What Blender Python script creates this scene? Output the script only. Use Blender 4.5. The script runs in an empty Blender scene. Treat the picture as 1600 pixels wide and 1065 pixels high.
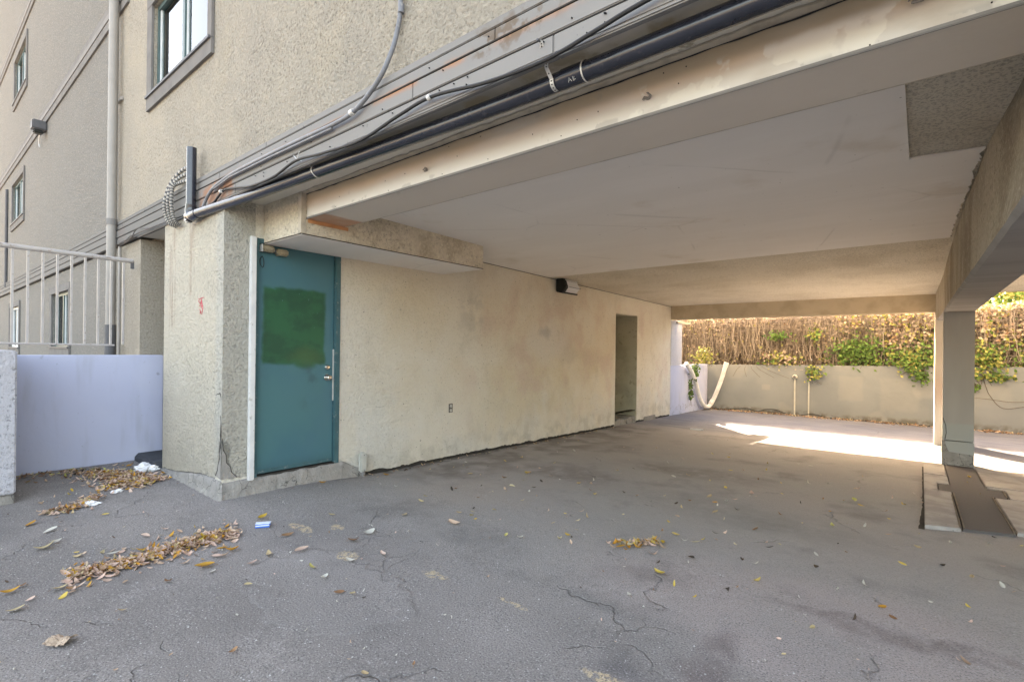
import bpy, bmesh, math, random
from mathutils import Vector, Matrix, noise
R = random.Random(7)
sc = bpy.context.scene
C = sc.collection
rad = math.radians

# ------------------------------------------------------------------ camera, light, exposure
cam_d = bpy.data.cameras.new('camera'); cam = bpy.data.objects.new('camera', cam_d); C.objects.link(cam)
sc.camera = cam
cam_d.sensor_width = 36.0; cam_d.lens = 36.0*785/1600
cam_d.shift_y = 13.5/1600; cam_d.clip_end = 1000; cam_d.clip_start = 0.05
yaw = math.atan2(640, 785)
cam.matrix_world = (Matrix.Translation((0, 0, 1.42)) @ Matrix.Rotation(yaw, 4, 'Z') @ Matrix.Rotation(rad(90), 4, 'X') @ Matrix.Rotation(rad(0.7), 4, 'Z'))

SUN_EL = 30.0; SUN_AZ = (-0.65, 0.76)     # direction towards the sun, on the ground
w = bpy.data.worlds.new('World'); sc.world = w; w.use_nodes = True
nt = w.node_tree; bg = nt.nodes['Background']
sky = nt.nodes.new('ShaderNodeTexSky'); sky.sky_type = 'NISHITA'; sky.sun_disc = False
sky.sun_elevation = rad(SUN_EL); sky.sun_rotation = math.atan2(SUN_AZ[0], SUN_AZ[1])
sky.air_density = 1.0; sky.dust_density = 4.0; sky.ozone_density = 0.6
nt.links.new(sky.outputs[0], bg.inputs[0]); bg.inputs[1].default_value = 0.15
sd = bpy.data.lights.new('sun', 'SUN'); sun = bpy.data.objects.new('sun', sd); C.objects.link(sun)
sd.energy = 5.0; sd.angle = rad(0.5); sd.color = (1.0, 0.96, 0.90)
v = Vector((SUN_AZ[0]*math.cos(rad(SUN_EL)), SUN_AZ[1]*math.cos(rad(SUN_EL)), math.sin(rad(SUN_EL))))
sun.rotation_euler = v.to_track_quat('Z', 'Y').to_euler(); sun.location = (-10, 20, 20)
sc.view_settings.view_transform = 'Standard'; sc.view_settings.look = 'None'
sc.view_settings.exposure = 3.42; sc.view_settings.gamma = 1.0; sc.view_settings.use_curve_mapping = False
sc.view_settings.use_white_balance = True; sc.view_settings.white_balance_temperature = 8900; sc.view_settings.white_balance_tint = 14
sc.render.engine = 'CYCLES'
sc.cycles.max_bounces = 8; sc.cycles.diffuse_bounces = 6; sc.cycles.glossy_bounces = 2; sc.cycles.transmission_bounces = 4; sc.cycles.use_denoising = True
sc.cycles.transparent_max_bounces = 8

# ------------------------------------------------------------------ materials
def new_mat(name):
    m = bpy.data.materials.new(name); m.use_nodes = True
    return m, m.node_tree, m.node_tree.nodes['Principled BSDF']

def col4(c): return (c[0], c[1], c[2], 1.0)

class MB:
    """material builder: base colour, colour layers masked by noise and place, bump layers"""
    def __init__(s, name, base, rough=0.85, spec=0.25, metal=0.0):
        s.m, s.t, s.p = new_mat(name); s.n = s.t.nodes; s.l = s.t.links
        s.p.inputs['Roughness'].default_value = rough
        s.p.inputs['Specular IOR Level'].default_value = spec
        s.p.inputs['Metallic'].default_value = metal
        s.geo = s.n.new('ShaderNodeNewGeometry')
        s.pos = s.geo.outputs['Position']
        s.base = base; s.cur = None; s.bump = None; s.cache = {}
        rgb = s.n.new('ShaderNodeRGB'); rgb.outputs[0].default_value = col4(base); s.cur = rgb.outputs[0]
    def math(s, op, a, b=None, clamp=False):
        n = s.n.new('ShaderNodeMath'); n.operation = op; n.use_clamp = clamp
        for i, x in enumerate((a, b)):
            if x is None: continue
            if isinstance(x, (int, float)): n.inputs[i].default_value = x
            else: s.l.new(x, n.inputs[i])
        return n.outputs[0]
    def coords(s, stretch=None, warp=None):
        key = ('co', stretch, warp)
        if key not in s.cache: s.cache[key] = s._coords(stretch, warp)
        return s.cache[key]
    def _coords(s, stretch=None, warp=None):
        o = s.pos
        if stretch:
            mp = s.n.new('ShaderNodeMapping'); mp.inputs['Scale'].default_value = stretch
            s.l.new(o, mp.inputs['Vector']); o = mp.outputs[0]
        if warp:
            nz = s.n.new('ShaderNodeTexNoise'); nz.inputs['Scale'].default_value = warp[0]; nz.inputs['Detail'].default_value = 3
            s.l.new(o, nz.inputs['Vector'])
            vm = s.n.new('ShaderNodeVectorMath'); vm.operation = 'MULTIPLY_ADD'
            s.l.new(nz.outputs['Color'], vm.inputs[0]); vm.inputs[1].default_value = (warp[1],)*3
            s.l.new(o, vm.inputs[2]); o = vm.outputs[0]
        return o
    def tex(s, kind, scale, stretch=None, detail=4, warp=None, rough=0.55):
        key = (kind, scale, stretch, min(detail, 6), warp, rough)
        if key not in s.cache: s.cache[key] = s._tex(kind, scale, stretch, min(detail, 6), warp, rough)
        return s.cache[key]
    def _tex(s, kind, scale, stretch=None, detail=4, warp=None, rough=0.55):
        co = s.coords(stretch, warp)
        if kind == 'n':
            n = s.n.new('ShaderNodeTexNoise'); n.inputs['Scale'].default_value = scale; n.inputs['Detail'].default_value = detail
            n.inputs['Roughness'].default_value = rough
            s.l.new(co, n.inputs['Vector']); return n.outputs['Fac']
        n = s.n.new('ShaderNodeTexVoronoi'); n.inputs['Scale'].default_value = scale
        if kind == 'c': n.feature = 'DISTANCE_TO_EDGE'
        s.l.new(co, n.inputs['Vector']); return n.outputs['Distance']
    def ramp(s, x, lo, hi):
        n = s.n.new('ShaderNodeMapRange'); n.interpolation_type = 'SMOOTHSTEP'
        n.inputs[1].default_value = lo; n.inputs[2].default_value = hi
        if lo > hi:
            n.inputs[1].default_value = hi; n.inputs[2].default_value = lo; n.inputs[3].default_value = 1; n.inputs[4].default_value = 0
        s.l.new(x, n.inputs[0]); return n.outputs[0]
    def box(s, b, soft=0.05, rag=0.0, ragscale=8):
        co = s.coords(None, (ragscale, rag) if rag else None)
        sx = s.n.new('ShaderNodeSeparateXYZ'); s.l.new(co, sx.inputs[0])
        r = None; off = rag*0.5
        for i, rng in enumerate(b):
            if rng is None: continue
            lo, hi = rng
            for k, e in ((1, lo), (-1, hi)):
                if e is None: continue
                m = s.ramp(sx.outputs[i], e+off-soft*k, e+off+soft*k)
                r = m if r is None else s.math('MULTIPLY', r, m)
        return r
    def blob(s, c, rx, soft=0.3, rag=0.0, ragscale=6):
        """elliptical stain round point c with radii rx"""
        co = s.coords(None, (ragscale, rag) if rag else None)
        vm = s.n.new('ShaderNodeVectorMath'); vm.operation = 'SUBTRACT'; s.l.new(co, vm.inputs[0]); vm.inputs[1].default_value = tuple(q+rag*0.5 for q in c)
        vd = s.n.new('ShaderNodeVectorMath'); vd.operation = 'DIVIDE'; s.l.new(vm.outputs[0], vd.inputs[0]); vd.inputs[1].default_value = rx
        ln = s.n.new('ShaderNodeVectorMath'); ln.operation = 'LENGTH'; s.l.new(vd.outputs[0], ln.inputs[0])
        return s.ramp(ln.outputs['Value'], 1.0, 1.0-soft)
    def layer(s, color, mask=None, amt=1.0):
        mx = s.n.new('ShaderNodeMix'); mx.data_type = 'RGBA'
        f = s.math('MULTIPLY', mask, amt) if mask is not None else None
        if f is None: mx.inputs[0].default_value = amt
        else: s.l.new(f, mx.inputs[0])
        s.l.new(s.cur, mx.inputs[6])
        if isinstance(color, tuple): mx.inputs[7].default_value = col4(color)
        else: s.l.new(color, mx.inputs[7])
        s.cur = mx.outputs[2]; return s
    def noise_layer(s, color, scale, lo, hi, amt=1.0, box=None, blob=None, **k):
        m = s.ramp(s.tex(k.pop('kind', 'n'), scale, **k), lo, hi)
        if box is not None: m = s.math('MULTIPLY', m, s.box(**box))
        if blob is not None: m = s.math('MULTIPLY', m, s.blob(**blob))
        return s.layer(color, m, amt)
    def bumpl(s, h, dist, strength=1.0):
        b = s.n.new('ShaderNodeBump'); b.inputs['Distance'].default_value = dist; b.inputs['Strength'].default_value = strength
        s.l.new(h, b.inputs['Height'])
        if s.bump is not None: s.l.new(s.bump, b.inputs['Normal'])
        s.bump = b.outputs[0]; return s
    def done(s):
        s.l.new(s.cur, s.p.inputs['Base Color'])
        if s.bump is not None: s.l.new(s.bump, s.p.inputs['Normal'])
        return s.m

def stucco(name, base, dark, light, bumpd=0.02, extra=None, speck=1.0, pit=36):
    b = MB(name, base, 0.95, 0.1)
    b.noise_layer(dark, 1.3, 0.45, 0.75, 0.55, detail=6)
    b.noise_layer(light, 2.1, 0.5, 0.75, 0.45, detail=5)
    b.noise_layer(tuple(q*0.6 for q in base), 6, 0.68, 0.8, 0.2, detail=8, rough=0.7)
    if extra: extra(b)
    pits = b.tex('n', pit, detail=7, rough=0.68)
    area = b.ramp(b.tex('n', 1.4, detail=3), 0.35, 0.60)
    b.layer(tuple(q*0.42 for q in base), b.math('MULTIPLY', b.ramp(pits, 0.47, 0.36), b.math('ADD', b.math('MULTIPLY', area, 0.7), 0.3)), 0.72*speck)  # crevice shade put into the colour: pits darkened, raised grain lightened below
    b.layer(tuple(min(0.82, q*1.3) for q in base), b.ramp(pits, 0.52, 0.66), 0.55*speck)
    b.bumpl(b.tex('n', 5, detail=4), bumpd*2.0, 0.5)
    kd = b.ramp(b.tex('n', 17, detail=5, rough=0.6, warp=(6, 0.08)), 0.42, 0.60)
    b.bumpl(kd, bumpd*0.55, 0.6)
    b.bumpl(pits, bumpd*1.8, 1.0)
    return b.done()

def x_facade(b):
    # stretch of wall west of the downpipe was painted greyer
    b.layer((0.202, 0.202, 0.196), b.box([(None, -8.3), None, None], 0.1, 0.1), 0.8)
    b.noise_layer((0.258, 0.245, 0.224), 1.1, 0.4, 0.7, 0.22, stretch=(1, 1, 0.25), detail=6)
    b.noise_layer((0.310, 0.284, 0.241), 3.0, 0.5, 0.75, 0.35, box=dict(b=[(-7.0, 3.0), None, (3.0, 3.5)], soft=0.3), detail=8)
    b.noise_layer((0.516, 0.447, 0.344), 1.7, 0.5, 0.7, 0.5, box=dict(b=[(-8.2, 4.0), None, (3.0, 8.0)], soft=0.3))
M = {}
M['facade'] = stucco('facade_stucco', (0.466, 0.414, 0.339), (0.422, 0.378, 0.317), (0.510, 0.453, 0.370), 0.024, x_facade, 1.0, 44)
def x_door(b):
    b.noise_layer((0.70, 0.60, 0.44), 0.9, 0.40, 0.66, 0.55, box=dict(b=[None, (3.2, 9.5), (0.9, 2.6)], soft=0.5), detail=6)
    b.noise_layer((0.70, 0.69, 0.64), 1.4, 0.42, 0.6, 0.7, box=dict(b=[None, (3.0, 12.5), (-0.5, 0.85)], soft=0.35), detail=6)
    b.noise_layer((0.66, 0.58, 0.40), 1.2, 0.45, 0.62, 0.45, box=dict(b=[None, (5.2, 8.6), (0.3, 1.3)], soft=0.3, rag=0.5, ragscale=2), detail=6)
    b.noise_layer((0.66, 0.545, 0.48), 1.8, 0.48, 0.66, 0.6, box=dict(b=[None, (5.0, 12.0), (0.3, 2.4)], soft=0.4), detail=5)
    b.layer((0.74, 0.71, 0.66), b.blob((-4.8, 6.9, 1.55), (0.5, 0.85, 0.45), 0.7, 0.5, 2.5), 0.75)
    b.layer((0.46, 0.45, 0.44), b.blob((-4.8, 6.75, 1.72), (0.5, 0.24, 0.15), 0.8, 0.2, 5), 0.65)
    b.layer((0.52, 0.48, 0.42), b.blob((-4.8, 7.5, 1.35), (0.5, 0.5, 0.25), 0.8, 0.5, 3), 0.4)
    b.layer((0.56, 0.53, 0.47), b.math('MULTIPLY', b.blob((-4.8, 5.0, 1.9), (0.5, 0.35, 0.5), 0.6, 0.3, 4), b.ramp(b.tex('n', 6, detail=6), 0.4, 0.55)), 0.55)
    b.noise_layer((0.30, 0.27, 0.20), 12, 0.56, 0.70, 0.6, box=dict(b=[None, (10.2, 12.1), (-0.2, 1.5)], soft=0.3), detail=8, rough=0.7)
    b.noise_layer((0.46, 0.43, 0.36), 5, 0.42, 0.62, 0.45, box=dict(b=[None, None, (-0.5, 0.22)], soft=0.12, rag=0.1), detail=8)
    b.noise_layer((0.25, 0.22, 0.17), 30, 0.68, 0.72, 0.8, detail=2)
    b.noise_layer((0.58, 0.53, 0.43), 2.6, 0.52, 0.7, 0.35, stretch=(1.2, 1.2, 0.7), detail=6)
M['door_wall'] = stucco('door_wall_stucco', (0.76, 0.715, 0.62), (0.70, 0.63, 0.50), (0.80, 0.77, 0.70), 0.016, x_door, 0.32, 48)
def x_pier(b):
    b.layer((0.372, 0.223, 0.140), b.math('MULTIPLY', b.box([(-6.18, -6.02), None, (1.6, None)], 0.05, 0.06, 10), b.ramp(b.tex('n', 7, stretch=(3, 3, 0.3)), 0.4, 0.6)), 0.5)
    b.layer((0.391, 0.251, 0.167), b.math('MULTIPLY', b.box([(-5.62, -5.50), None, (1.9, None)], 0.05, 0.06, 10), b.ramp(b.tex('n', 6, stretch=(3, 3, 0.3)), 0.4, 0.6)), 0.45)
    b.layer((0.558, 0.549, 0.502), b.box([(-4.95, None), None, None], 0.06, 0.08), 0.6)
    # stucco broken away at the corner, mortar showing
    b.layer((0.251, 0.242, 0.214), b.math('MULTIPLY', b.blob((-4.81, 1.83, 0.40), (0.065, 0.093, 0.223), 0.25, 0.10, 14), b.ramp(b.tex('n', 30), 0.3, 0.45)), 0.9)
    b.layer((0.074, 0.070, 0.060), b.blob((-4.83, 1.83, 0.50), (0.026, 0.047, 0.242), 0.4, 0.11, 11), 0.85)
    b.noise_layer((0.539, 0.493, 0.409), 3, 0.4, 0.6, 0.6, box=dict(b=[None, None, (0.1, 0.5)], soft=0.15))
    b.layer((0.279, 0.279, 0.260), b.math('MULTIPLY', b.ramp(b.tex('c', 1.7, warp=(5, 0.3)), 0.008, 0.0), b.ramp(b.tex('n', 1.5), 0.5, 0.6)), 0.7)
M['pier'] = stucco('pier_stucco', (0.670, 0.609, 0.502), (0.614, 0.558, 0.456), (0.716, 0.660, 0.558), 0.028, x_pier, 0.6, 40)
def x_bulk(b):
    b.noise_layer((0.418, 0.352, 0.253), 4, 0.45, 0.65, 0.6, box=dict(b=[None, (2.6, 4.5), None], soft=0.15))
M['bulkhead'] = stucco('bulkhead_stucco', (0.660, 0.594, 0.484), (0.462, 0.396, 0.297), (0.616, 0.550, 0.440), 0.012, x_bulk)
# popcorn ceiling
b = MB('popcorn_stucco', (0.726, 0.672, 0.576), 0.95, 0.1)
b.noise_layer((0.550, 0.486, 0.384), 1.2, 0.4, 0.7, 0.6)
p = b.tex('n', 62, detail=5, rough=0.65)
b.layer((0.242, 0.209, 0.168), b.ramp(p, 0.52, 0.40), 0.5)
b.bumpl(p, 0.02, 1.0); M['popcorn'] = b.done()
# drywall
b = MB('drywall_paint', (0.784, 0.746, 0.708), 0.8, 0.2)
b.noise_layer((0.840, 0.802, 0.771), 1.2, 0.45, 0.65, 0.5, stretch=(0.5, 2.2, 1), detail=3)
b.noise_layer((0.728, 0.689, 0.650), 2.4, 0.55, 0.75, 0.35, stretch=(0.4, 2.5, 1), detail=3)
b.layer((0.403, 0.373, 0.336), b.math('MULTIPLY', b.ramp(b.tex('c', 0.75, warp=(0.4, 0.2)), 0.012, 0.0), b.ramp(b.tex('n', 0.9), 0.5, 0.6)), 0.25)
b.noise_layer((0.58, 0.50, 0.40), 1.3, 0.56, 0.70, 0.45, detail=6)
b.noise_layer((0.30, 0.27, 0.22), 28, 0.74, 0.77, 0.8, detail=2)
for y_ in (4.65, ): b.layer((0.52, 0.48, 0.43), b.box([None, (y_-0.004, y_+0.004), None], 0.003), 0.15)
b.bumpl(b.tex('n', 1.5, detail=2), 0.02, 0.3); b.bumpl(b.tex('n', 160, detail=2), 0.001, 0.5); M['drywall'] = b.done()
# front beam paint
b = MB('beam_paint', (0.64, 0.615, 0.575), 0.7, 0.3)
up = b.box([None, None, (2.635, 3.0)], 0.05, 0.08, 2)
b.layer((0.60, 0.45, 0.29), b.math('MULTIPLY', up, b.ramp(b.tex('n', 1.3, stretch=(0.6, 1, 2)), 0.15, 0.5)), 0.9)
b.noise_layer((0.40, 0.33, 0.26), 3.0, 0.55, 0.72, 0.5, stretch=(0.5, 1, 1), detail=7)
b.noise_layer((0.45, 0.43, 0.40), 5, 0.58, 0.60, 0.7, box=dict(b=[None, None, (2.50, 2.56)], soft=0.01, rag=0.03, ragscale=9), detail=6)
b.noise_layer((0.74, 0.72, 0.66), 2.3, 0.50, 0.52, 0.8, box=dict(b=[(-1.1, 2.0), None, (2.53, 2.66)], soft=0.02, rag=0.1, ragscale=5), detail=5)
b.noise_layer((0.42, 0.36, 0.30), 9, 0.62, 0.75, 0.4, detail=6)
b.bumpl(b.tex('n', 20, stretch=(0.3, 1, 1)), 0.002, 0.5); M['beam_face'] = b.done()
b = MB('beam_soffit_paint', (0.64, 0.58, 0.51), 0.75, 0.25)
b.noise_layer((0.58, 0.52, 0.45), 1.5, 0.4, 0.7, 0.6, stretch=(0.4, 1, 1))
b.noise_layer((0.5, 0.45, 0.38), 6, 0.68, 0.72, 0.5, detail=6)
b.layer((0.50, 0.22, 0.10), b.box([(None, -3.82), None, (2.5, 2.56)], 0.03, 0.06), 0.75)
b.bumpl(b.tex('n', 30), 0.002, 0.4); M['beam_under'] = b.done()
# fascia boards
b = MB('fascia_paint', (0.216, 0.207, 0.196), 0.85, 0.12)
b.noise_layer((0.245, 0.233, 0.222), 2, 0.4, 0.7, 0.5, stretch=(0.3, 1, 1.5))
orange = b.math('MULTIPLY', b.box([(-5.0, 0), None, (2.884, 2.926)], 0.016, 0.035, 9), b.ramp(b.tex('n', 2.4, stretch=(1.2, 1, 1), detail=5), 0.36, 0.56))
b.layer((0.362, 0.175, 0.100), orange, 0.85)
b.layer((0.321, 0.146, 0.076), b.math('MULTIPLY', b.box([(-5.35, -4.6), None, (2.72, 2.9)], 0.04, 0.12, 6), b.ramp(b.tex('n', 5), 0.35, 0.55)), 0.7)
b.layer((0.263, 0.140, 0.105), b.box([(-8.1, -7.8), None, (2.7, 2.95)], 0.05, 0.1), 0.5)
b.layer((0.140, 0.100, 0.070), b.math('MULTIPLY', b.box([(-1.75, -1.25), None, (2.86, 3.0)], 0.05, 0.12, 8), b.ramp(b.tex('n', 14, detail=6), 0.48, 0.6)), 0.8)
b.noise_layer((0.117, 0.112, 0.105), 26, 0.70, 0.76, 0.7, detail=2)
b.layer((0.148, 0.144, 0.136), b.box([(None, -5.5), None, None], 0.25), 0.8)
b.bumpl(b.tex('n', 14, stretch=(0.2, 1, 1)), 0.002, 0.4); M['fascia'] = b.done()
b = MB('soffit_paint', (0.64, 0.60, 0.53), 0.8, 0.2)
b.noise_layer((0.38, 0.375, 0.34), 1.2, 0.32, 0.5, 0.9, box=dict(b=[(-4.5, 9), (1.8, 2.03), None], soft=0.03, rag=0.08, ragscale=4), detail=6)
b.noise_layer((0.40, 0.34, 0.24), 3.1, 0.52, 0.60, 0.8, box=dict(b=[(-3, 2), (1.8, 2.10), None], soft=0.03, rag=0.1, ragscale=6), detail=7)
b.noise_layer((0.2, 0.17, 0.12), 7, 0.60, 0.66, 0.7, detail=7, box=dict(b=[(-2, 2), (2.0, 2.25), None], soft=0.03))
b.bumpl(b.tex('n', 12, detail=5), 0.004, 0.6); M['soffit'] = b.done()
# right-hand side beam
def x_side(b):
    b.noise_layer((0.27, 0.215, 0.155), 1.6, 0.38, 0.66, 0.7, stretch=(1, 1.1, 0.6), detail=7)
    b.noise_layer((0.58, 0.52, 0.43), 2.4, 0.55, 0.65, 0.5, stretch=(1, 1.6, 0.5), box=dict(b=[None, (5.2, 12), None], soft=0.4), detail=5)
M['side_beam'] = stucco('side_beam_stucco', (0.50, 0.44, 0.35), (0.42, 0.36, 0.28), (0.56, 0.51, 0.43), 0.012, x_side)
b = MB('beam_concrete', (0.30, 0.285, 0.275), 0.9, 0.15)
b.noise_layer((0.22, 0.21, 0.20), 1.5, 0.4, 0.65, 0.7, stretch=(0.4, 2, 1), detail=6)
b.noise_layer((0.42, 0.40, 0.37), 5, 0.5, 0.7, 0.5, stretch=(0.6, 3, 1), box=dict(b=[None, (7.8, 14), None], soft=0.8), detail=6)
b.noise_layer((0.42, 0.40, 0.36), 6, 0.6, 0.64, 0.8, stretch=(1, 1.5, 1), box=dict(b=[(None, 0.265), None, None], soft=0.012, rag=0.03, ragscale=20), detail=5)
b.bumpl(b.tex('n', 28, stretch=(0.5, 3, 1), detail=6), 0.006, 0.7); M['beam_concrete'] = b.done()
b = MB('rear_beam_paint', (0.48, 0.41, 0.31), 0.9, 0.15)
b.noise_layer((0.35, 0.29, 0.20), 4, 0.4, 0.7, 0.6, detail=7)
b.bumpl(b.tex('n', 40, detail=5), 0.008, 0.7); M['rear_beam'] = b.done()
# columns
b = MB('column_paint', (0.345, 0.330, 0.305), 0.75, 0.3)
b.noise_layer((0.391, 0.378, 0.358), 2, 0.4, 0.7, 0.6, stretch=(2, 2, 0.4))
b.layer((0.345, 0.366, 0.351), b.box([None, None, (None, 0.48)], 0.02), 0.8)
b.bumpl(b.tex('n', 12, stretch=(1, 1, 0.3)), 0.003, 0.3); M['column'] = b.done()
b = MB('column_cream_paint', (0.598, 0.516, 0.429), 0.8, 0.25)
b.noise_layer((0.632, 0.600, 0.546), 2, 0.4, 0.7, 0.6, stretch=(2, 2, 0.5))
b.layer((0.529, 0.372, 0.286), b.blob((0.22, 11.5, 0.8), (0.345, 0.360, 0.455), 0.8, 0.1), 0.6)
b.bumpl(b.tex('n', 30), 0.004, 0.4); M['column_cream'] = b.done()
b = MB('old_concrete', (0.31, 0.29, 0.265), 0.95, 0.15)
b.noise_layer((0.24, 0.23, 0.215), 5, 0.4, 0.65, 0.8, detail=8, rough=0.65)
b.noise_layer((0.40, 0.38, 0.34), 9, 0.55, 0.7, 0.6, detail=6)
b.noise_layer((0.08, 0.075, 0.07), 55, 0.62, 0.72, 0.6, detail=3)
b.layer((0.06, 0.055, 0.05), b.math('MULTIPLY', b.ramp(b.tex('c', 5.5, warp=(9, 0.12)), 0.02, 0.0), b.ramp(b.tex('n', 2), 0.42, 0.5)), 0.9)
b.bumpl(b.tex('n', 16, detail=7, rough=0.65), 0.03, 0.8); M['concrete'] = b.done()
b = MB('slab_concrete', (0.40, 0.375, 0.35), 0.93, 0.15)
b.noise_layer((0.27, 0.25, 0.235), 3.5, 0.42, 0.62, 0.7, detail=7)
b.noise_layer((0.09, 0.085, 0.08), 60, 0.64, 0.74, 0.6, detail=3)
b.bumpl(b.tex('n', 40, detail=6), 0.008, 0.7); M['slab'] = b.done()
b = MB('drain_asphalt', (0.115, 0.106, 0.102), 0.9, 0.2)
b.noise_layer((0.12, 0.105, 0.098), 3, 0.4, 0.7, 0.6, stretch=(2, 0.5, 1), detail=6)
b.noise_layer((0.30, 0.28, 0.25), 90, 0.70, 0.76, 0.6, detail=2)
b.bumpl(b.tex('n', 70, detail=5), 0.008, 0.7); M['drain'] = b.done()
# retaining wall
b = MB('retaining_wall_paint', (0.212, 0.232, 0.245), 0.85, 0.2)
b.noise_layer((0.162, 0.183, 0.204), 0.8, 0.42, 0.6, 0.5, detail=4)
b.noise_layer((0.264, 0.272, 0.268), 1.1, 0.55, 0.62, 0.5, detail=2)
b.layer((0.281, 0.285, 0.272), b.box([(-1.6, -1.1), None, (0.26, 0.86)], 0.03, 0.10, 3), 0.3)
b.layer((0.289, 0.289, 0.272), b.box([(-3.36, -3.16), None, (0.42, 0.56)], 0.015, 0.02, 5), 0.4)
b.layer((0.281, 0.285, 0.272), b.box([(-0.75, -0.05), None, (0.1, 0.85)], 0.06, 0.3, 3), 0.3)
b.layer((0.272, 0.281, 0.281), b.box([(0.9, 1.5), None, (0.3, 0.95)], 0.06, 0.2, 3), 0.3)
b.layer((0.212, 0.238, 0.281), b.box([(1.0, 2.0), None, (-0.2, 0.42)], 0.06, 0.2, 3), 0.3)
b.noise_layer((0.102, 0.093, 0.076), 7, 0.35, 0.6, 0.8, box=dict(b=[None, None, (-0.6, -0.10)], soft=0.06, rag=0.1, ragscale=6), detail=6)
b.bumpl(b.tex('n', 9, detail=5), 0.01, 0.5); M['retaining'] = b.done()
b = MB('blue_grey_paint', (0.470, 0.501, 0.640), 0.7, 0.3)
b.noise_layer((0.428, 0.462, 0.600), 1.1, 0.4, 0.65, 0.7, detail=3)
b.noise_layer((0.185, 0.193, 0.230), 8, 0.66, 0.74, 0.5, detail=6)
b.noise_layer((0.168, 0.167, 0.190), 12, 0.5, 0.7, 0.7, box=dict(b=[None, None, (-0.5, 0.06)], soft=0.05, rag=0.05), detail=6)
b.noise_layer((0.353, 0.365, 0.426), 2.5, 0.5, 0.72, 0.5, stretch=(2, 2, 0.35), detail=6)
b.noise_layer((0.554, 0.564, 0.607), 0.9, 0.5, 0.7, 0.5, detail=4)
b.noise_layer((0.134, 0.133, 0.139), 40, 0.73, 0.77, 0.7, detail=2)
b.bumpl(b.tex('n', 12, detail=4), 0.004, 0.6); M['panel'] = b.done()
def x_post(b): b.layer((0.538, 0.539, 0.582), None, 0.8)
M['post'] = stucco('white_blue_stucco', (0.420, 0.423, 0.459), (0.353, 0.357, 0.385), (0.462, 0.465, 0.492), 0.012, x_post)
def plain(name, c, rough=0.6, spec=0.4, metal=0.0, var=0.25, sc_=8, bump=0.002, dirt=None):
    b = MB(name, c, rough, spec, metal)
    b.noise_layer(tuple(q*(1-var) for q in c), sc_, 0.4, 0.7, 0.8, detail=5)
    if dirt: b.noise_layer(dirt, sc_*3, 0.58, 0.7, 0.6, detail=6)
    b.bumpl(b.tex('n', sc_*4, detail=3), bump, 0.5); return b.done()
b = MB('teal_door_paint', (0.043, 0.140, 0.170), 0.42, 0.4)
b.noise_layer((0.052, 0.165, 0.175), 1.6, 0.4, 0.65, 0.7, detail=3)
b.noise_layer((0.045, 0.135, 0.185), 1.1, 0.5, 0.7, 0.5, detail=3)
pm = b.math('MAXIMUM', b.math('MULTIPLY', b.box([None, (2.19, 2.825), (1.25, 1.99)], 0.024, 0.07, 6), b.math('MAXIMUM', b.ramp(b.tex('n', 16, stretch=(1, 0.35, 1.5), detail=5), 0.20, 0.34), b.box([None, (2.25, 2.76), (1.32, 1.93)], 0.02, 0.05, 9))), b.blob((-4.8, 2.62, 1.30), (1, 0.19, 0.13), 0.5, 0.05, 8))
b.layer((0.012, 0.10, 0.042), pm, 0.93)
b.layer((0.010, 0.048, 0.034), b.math('MULTIPLY', pm, b.ramp(b.tex('n', 4.5, stretch=(1, 0.8, 1.1), detail=7, rough=0.6), 0.40, 0.64)), 0.55)
b.noise_layer((0.11, 0.24, 0.25), 30, 0.72, 0.76, 0.6, stretch=(1, 1, 0.6), detail=3)
b.noise_layer((0.03, 0.07, 0.08), 4, 0.55, 0.72, 0.5, box=dict(b=[None, (2.6, 2.95), (0.8, 1.3)], soft=0.1), detail=7)
b.layer((0.05, 0.11, 0.045), b.math('MULTIPLY', pm, b.blob((-4.8, 2.62, 1.33), (1, 0.25, 0.13), 0.8, 0.1)), 0.6)
b.layer((0.025, 0.075, 0.085), b.box([None, None, (None, 0.30)], 0.06), 0.3)
b.bumpl(b.tex('n', 25, stretch=(1, 1, 0.3)), 0.002, 0.35); M['door'] = b.done()
M['door_frame'] = plain('teal_frame_paint', (0.04, 0.115, 0.13), 0.5, 0.4, dirt=(0.22, 0.25, 0.25))
M['white_trim'] = plain('white_trim_paint', (0.66, 0.66, 0.65), 0.5, 0.4, var=0.12, dirt=(0.3, 0.28, 0.25))
M['chrome'] = plain('worn_chrome', (0.72, 0.70, 0.66), 0.18, 0.5, 1.0, var=0.1)
M['brass'] = plain('dull_brass', (0.42, 0.36, 0.26), 0.4, 0.5, 0.5, var=0.5, sc_=30, dirt=(0.10, 0.06, 0.04))
M['black_plastic'] = plain('black_abs_plastic', (0.019, 0.022, 0.034), 0.22, 0.5, var=0.3, dirt=(0.05, 0.05, 0.06))
M['black_plastic'].node_tree.nodes['Principled BSDF'].inputs['Coat Weight'].default_value = 0.3; M['black_plastic'].node_tree.nodes['Principled BSDF'].inputs['Coat Roughness'].default_value = 0.16
M['black_rubber'] = plain('black_cable_rubber', (0.012, 0.012, 0.013), 0.55, 0.4)
M['grey_pvc'] = plain('grey_pvc', (0.17, 0.175, 0.19), 0.5, 0.4, dirt=(0.3, 0.29, 0.27))
M['flex'] = plain('galvanised_flex', (0.50, 0.47, 0.41), 0.5, 0.5, 0.2, var=0.4, sc_=30)
M['strap'] = plain('perforated_strap', (0.62, 0.61, 0.58), 0.4, 0.5, 0.3, var=0.2, sc_=30)
M['downpipe'] = plain('downpipe_paint', (0.30, 0.28, 0.255), 0.55, 0.35, var=0.15, sc_=4)
M['dark_grey'] = plain('dark_grey_paint', (0.10, 0.10, 0.105), 0.6, 0.35)
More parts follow.
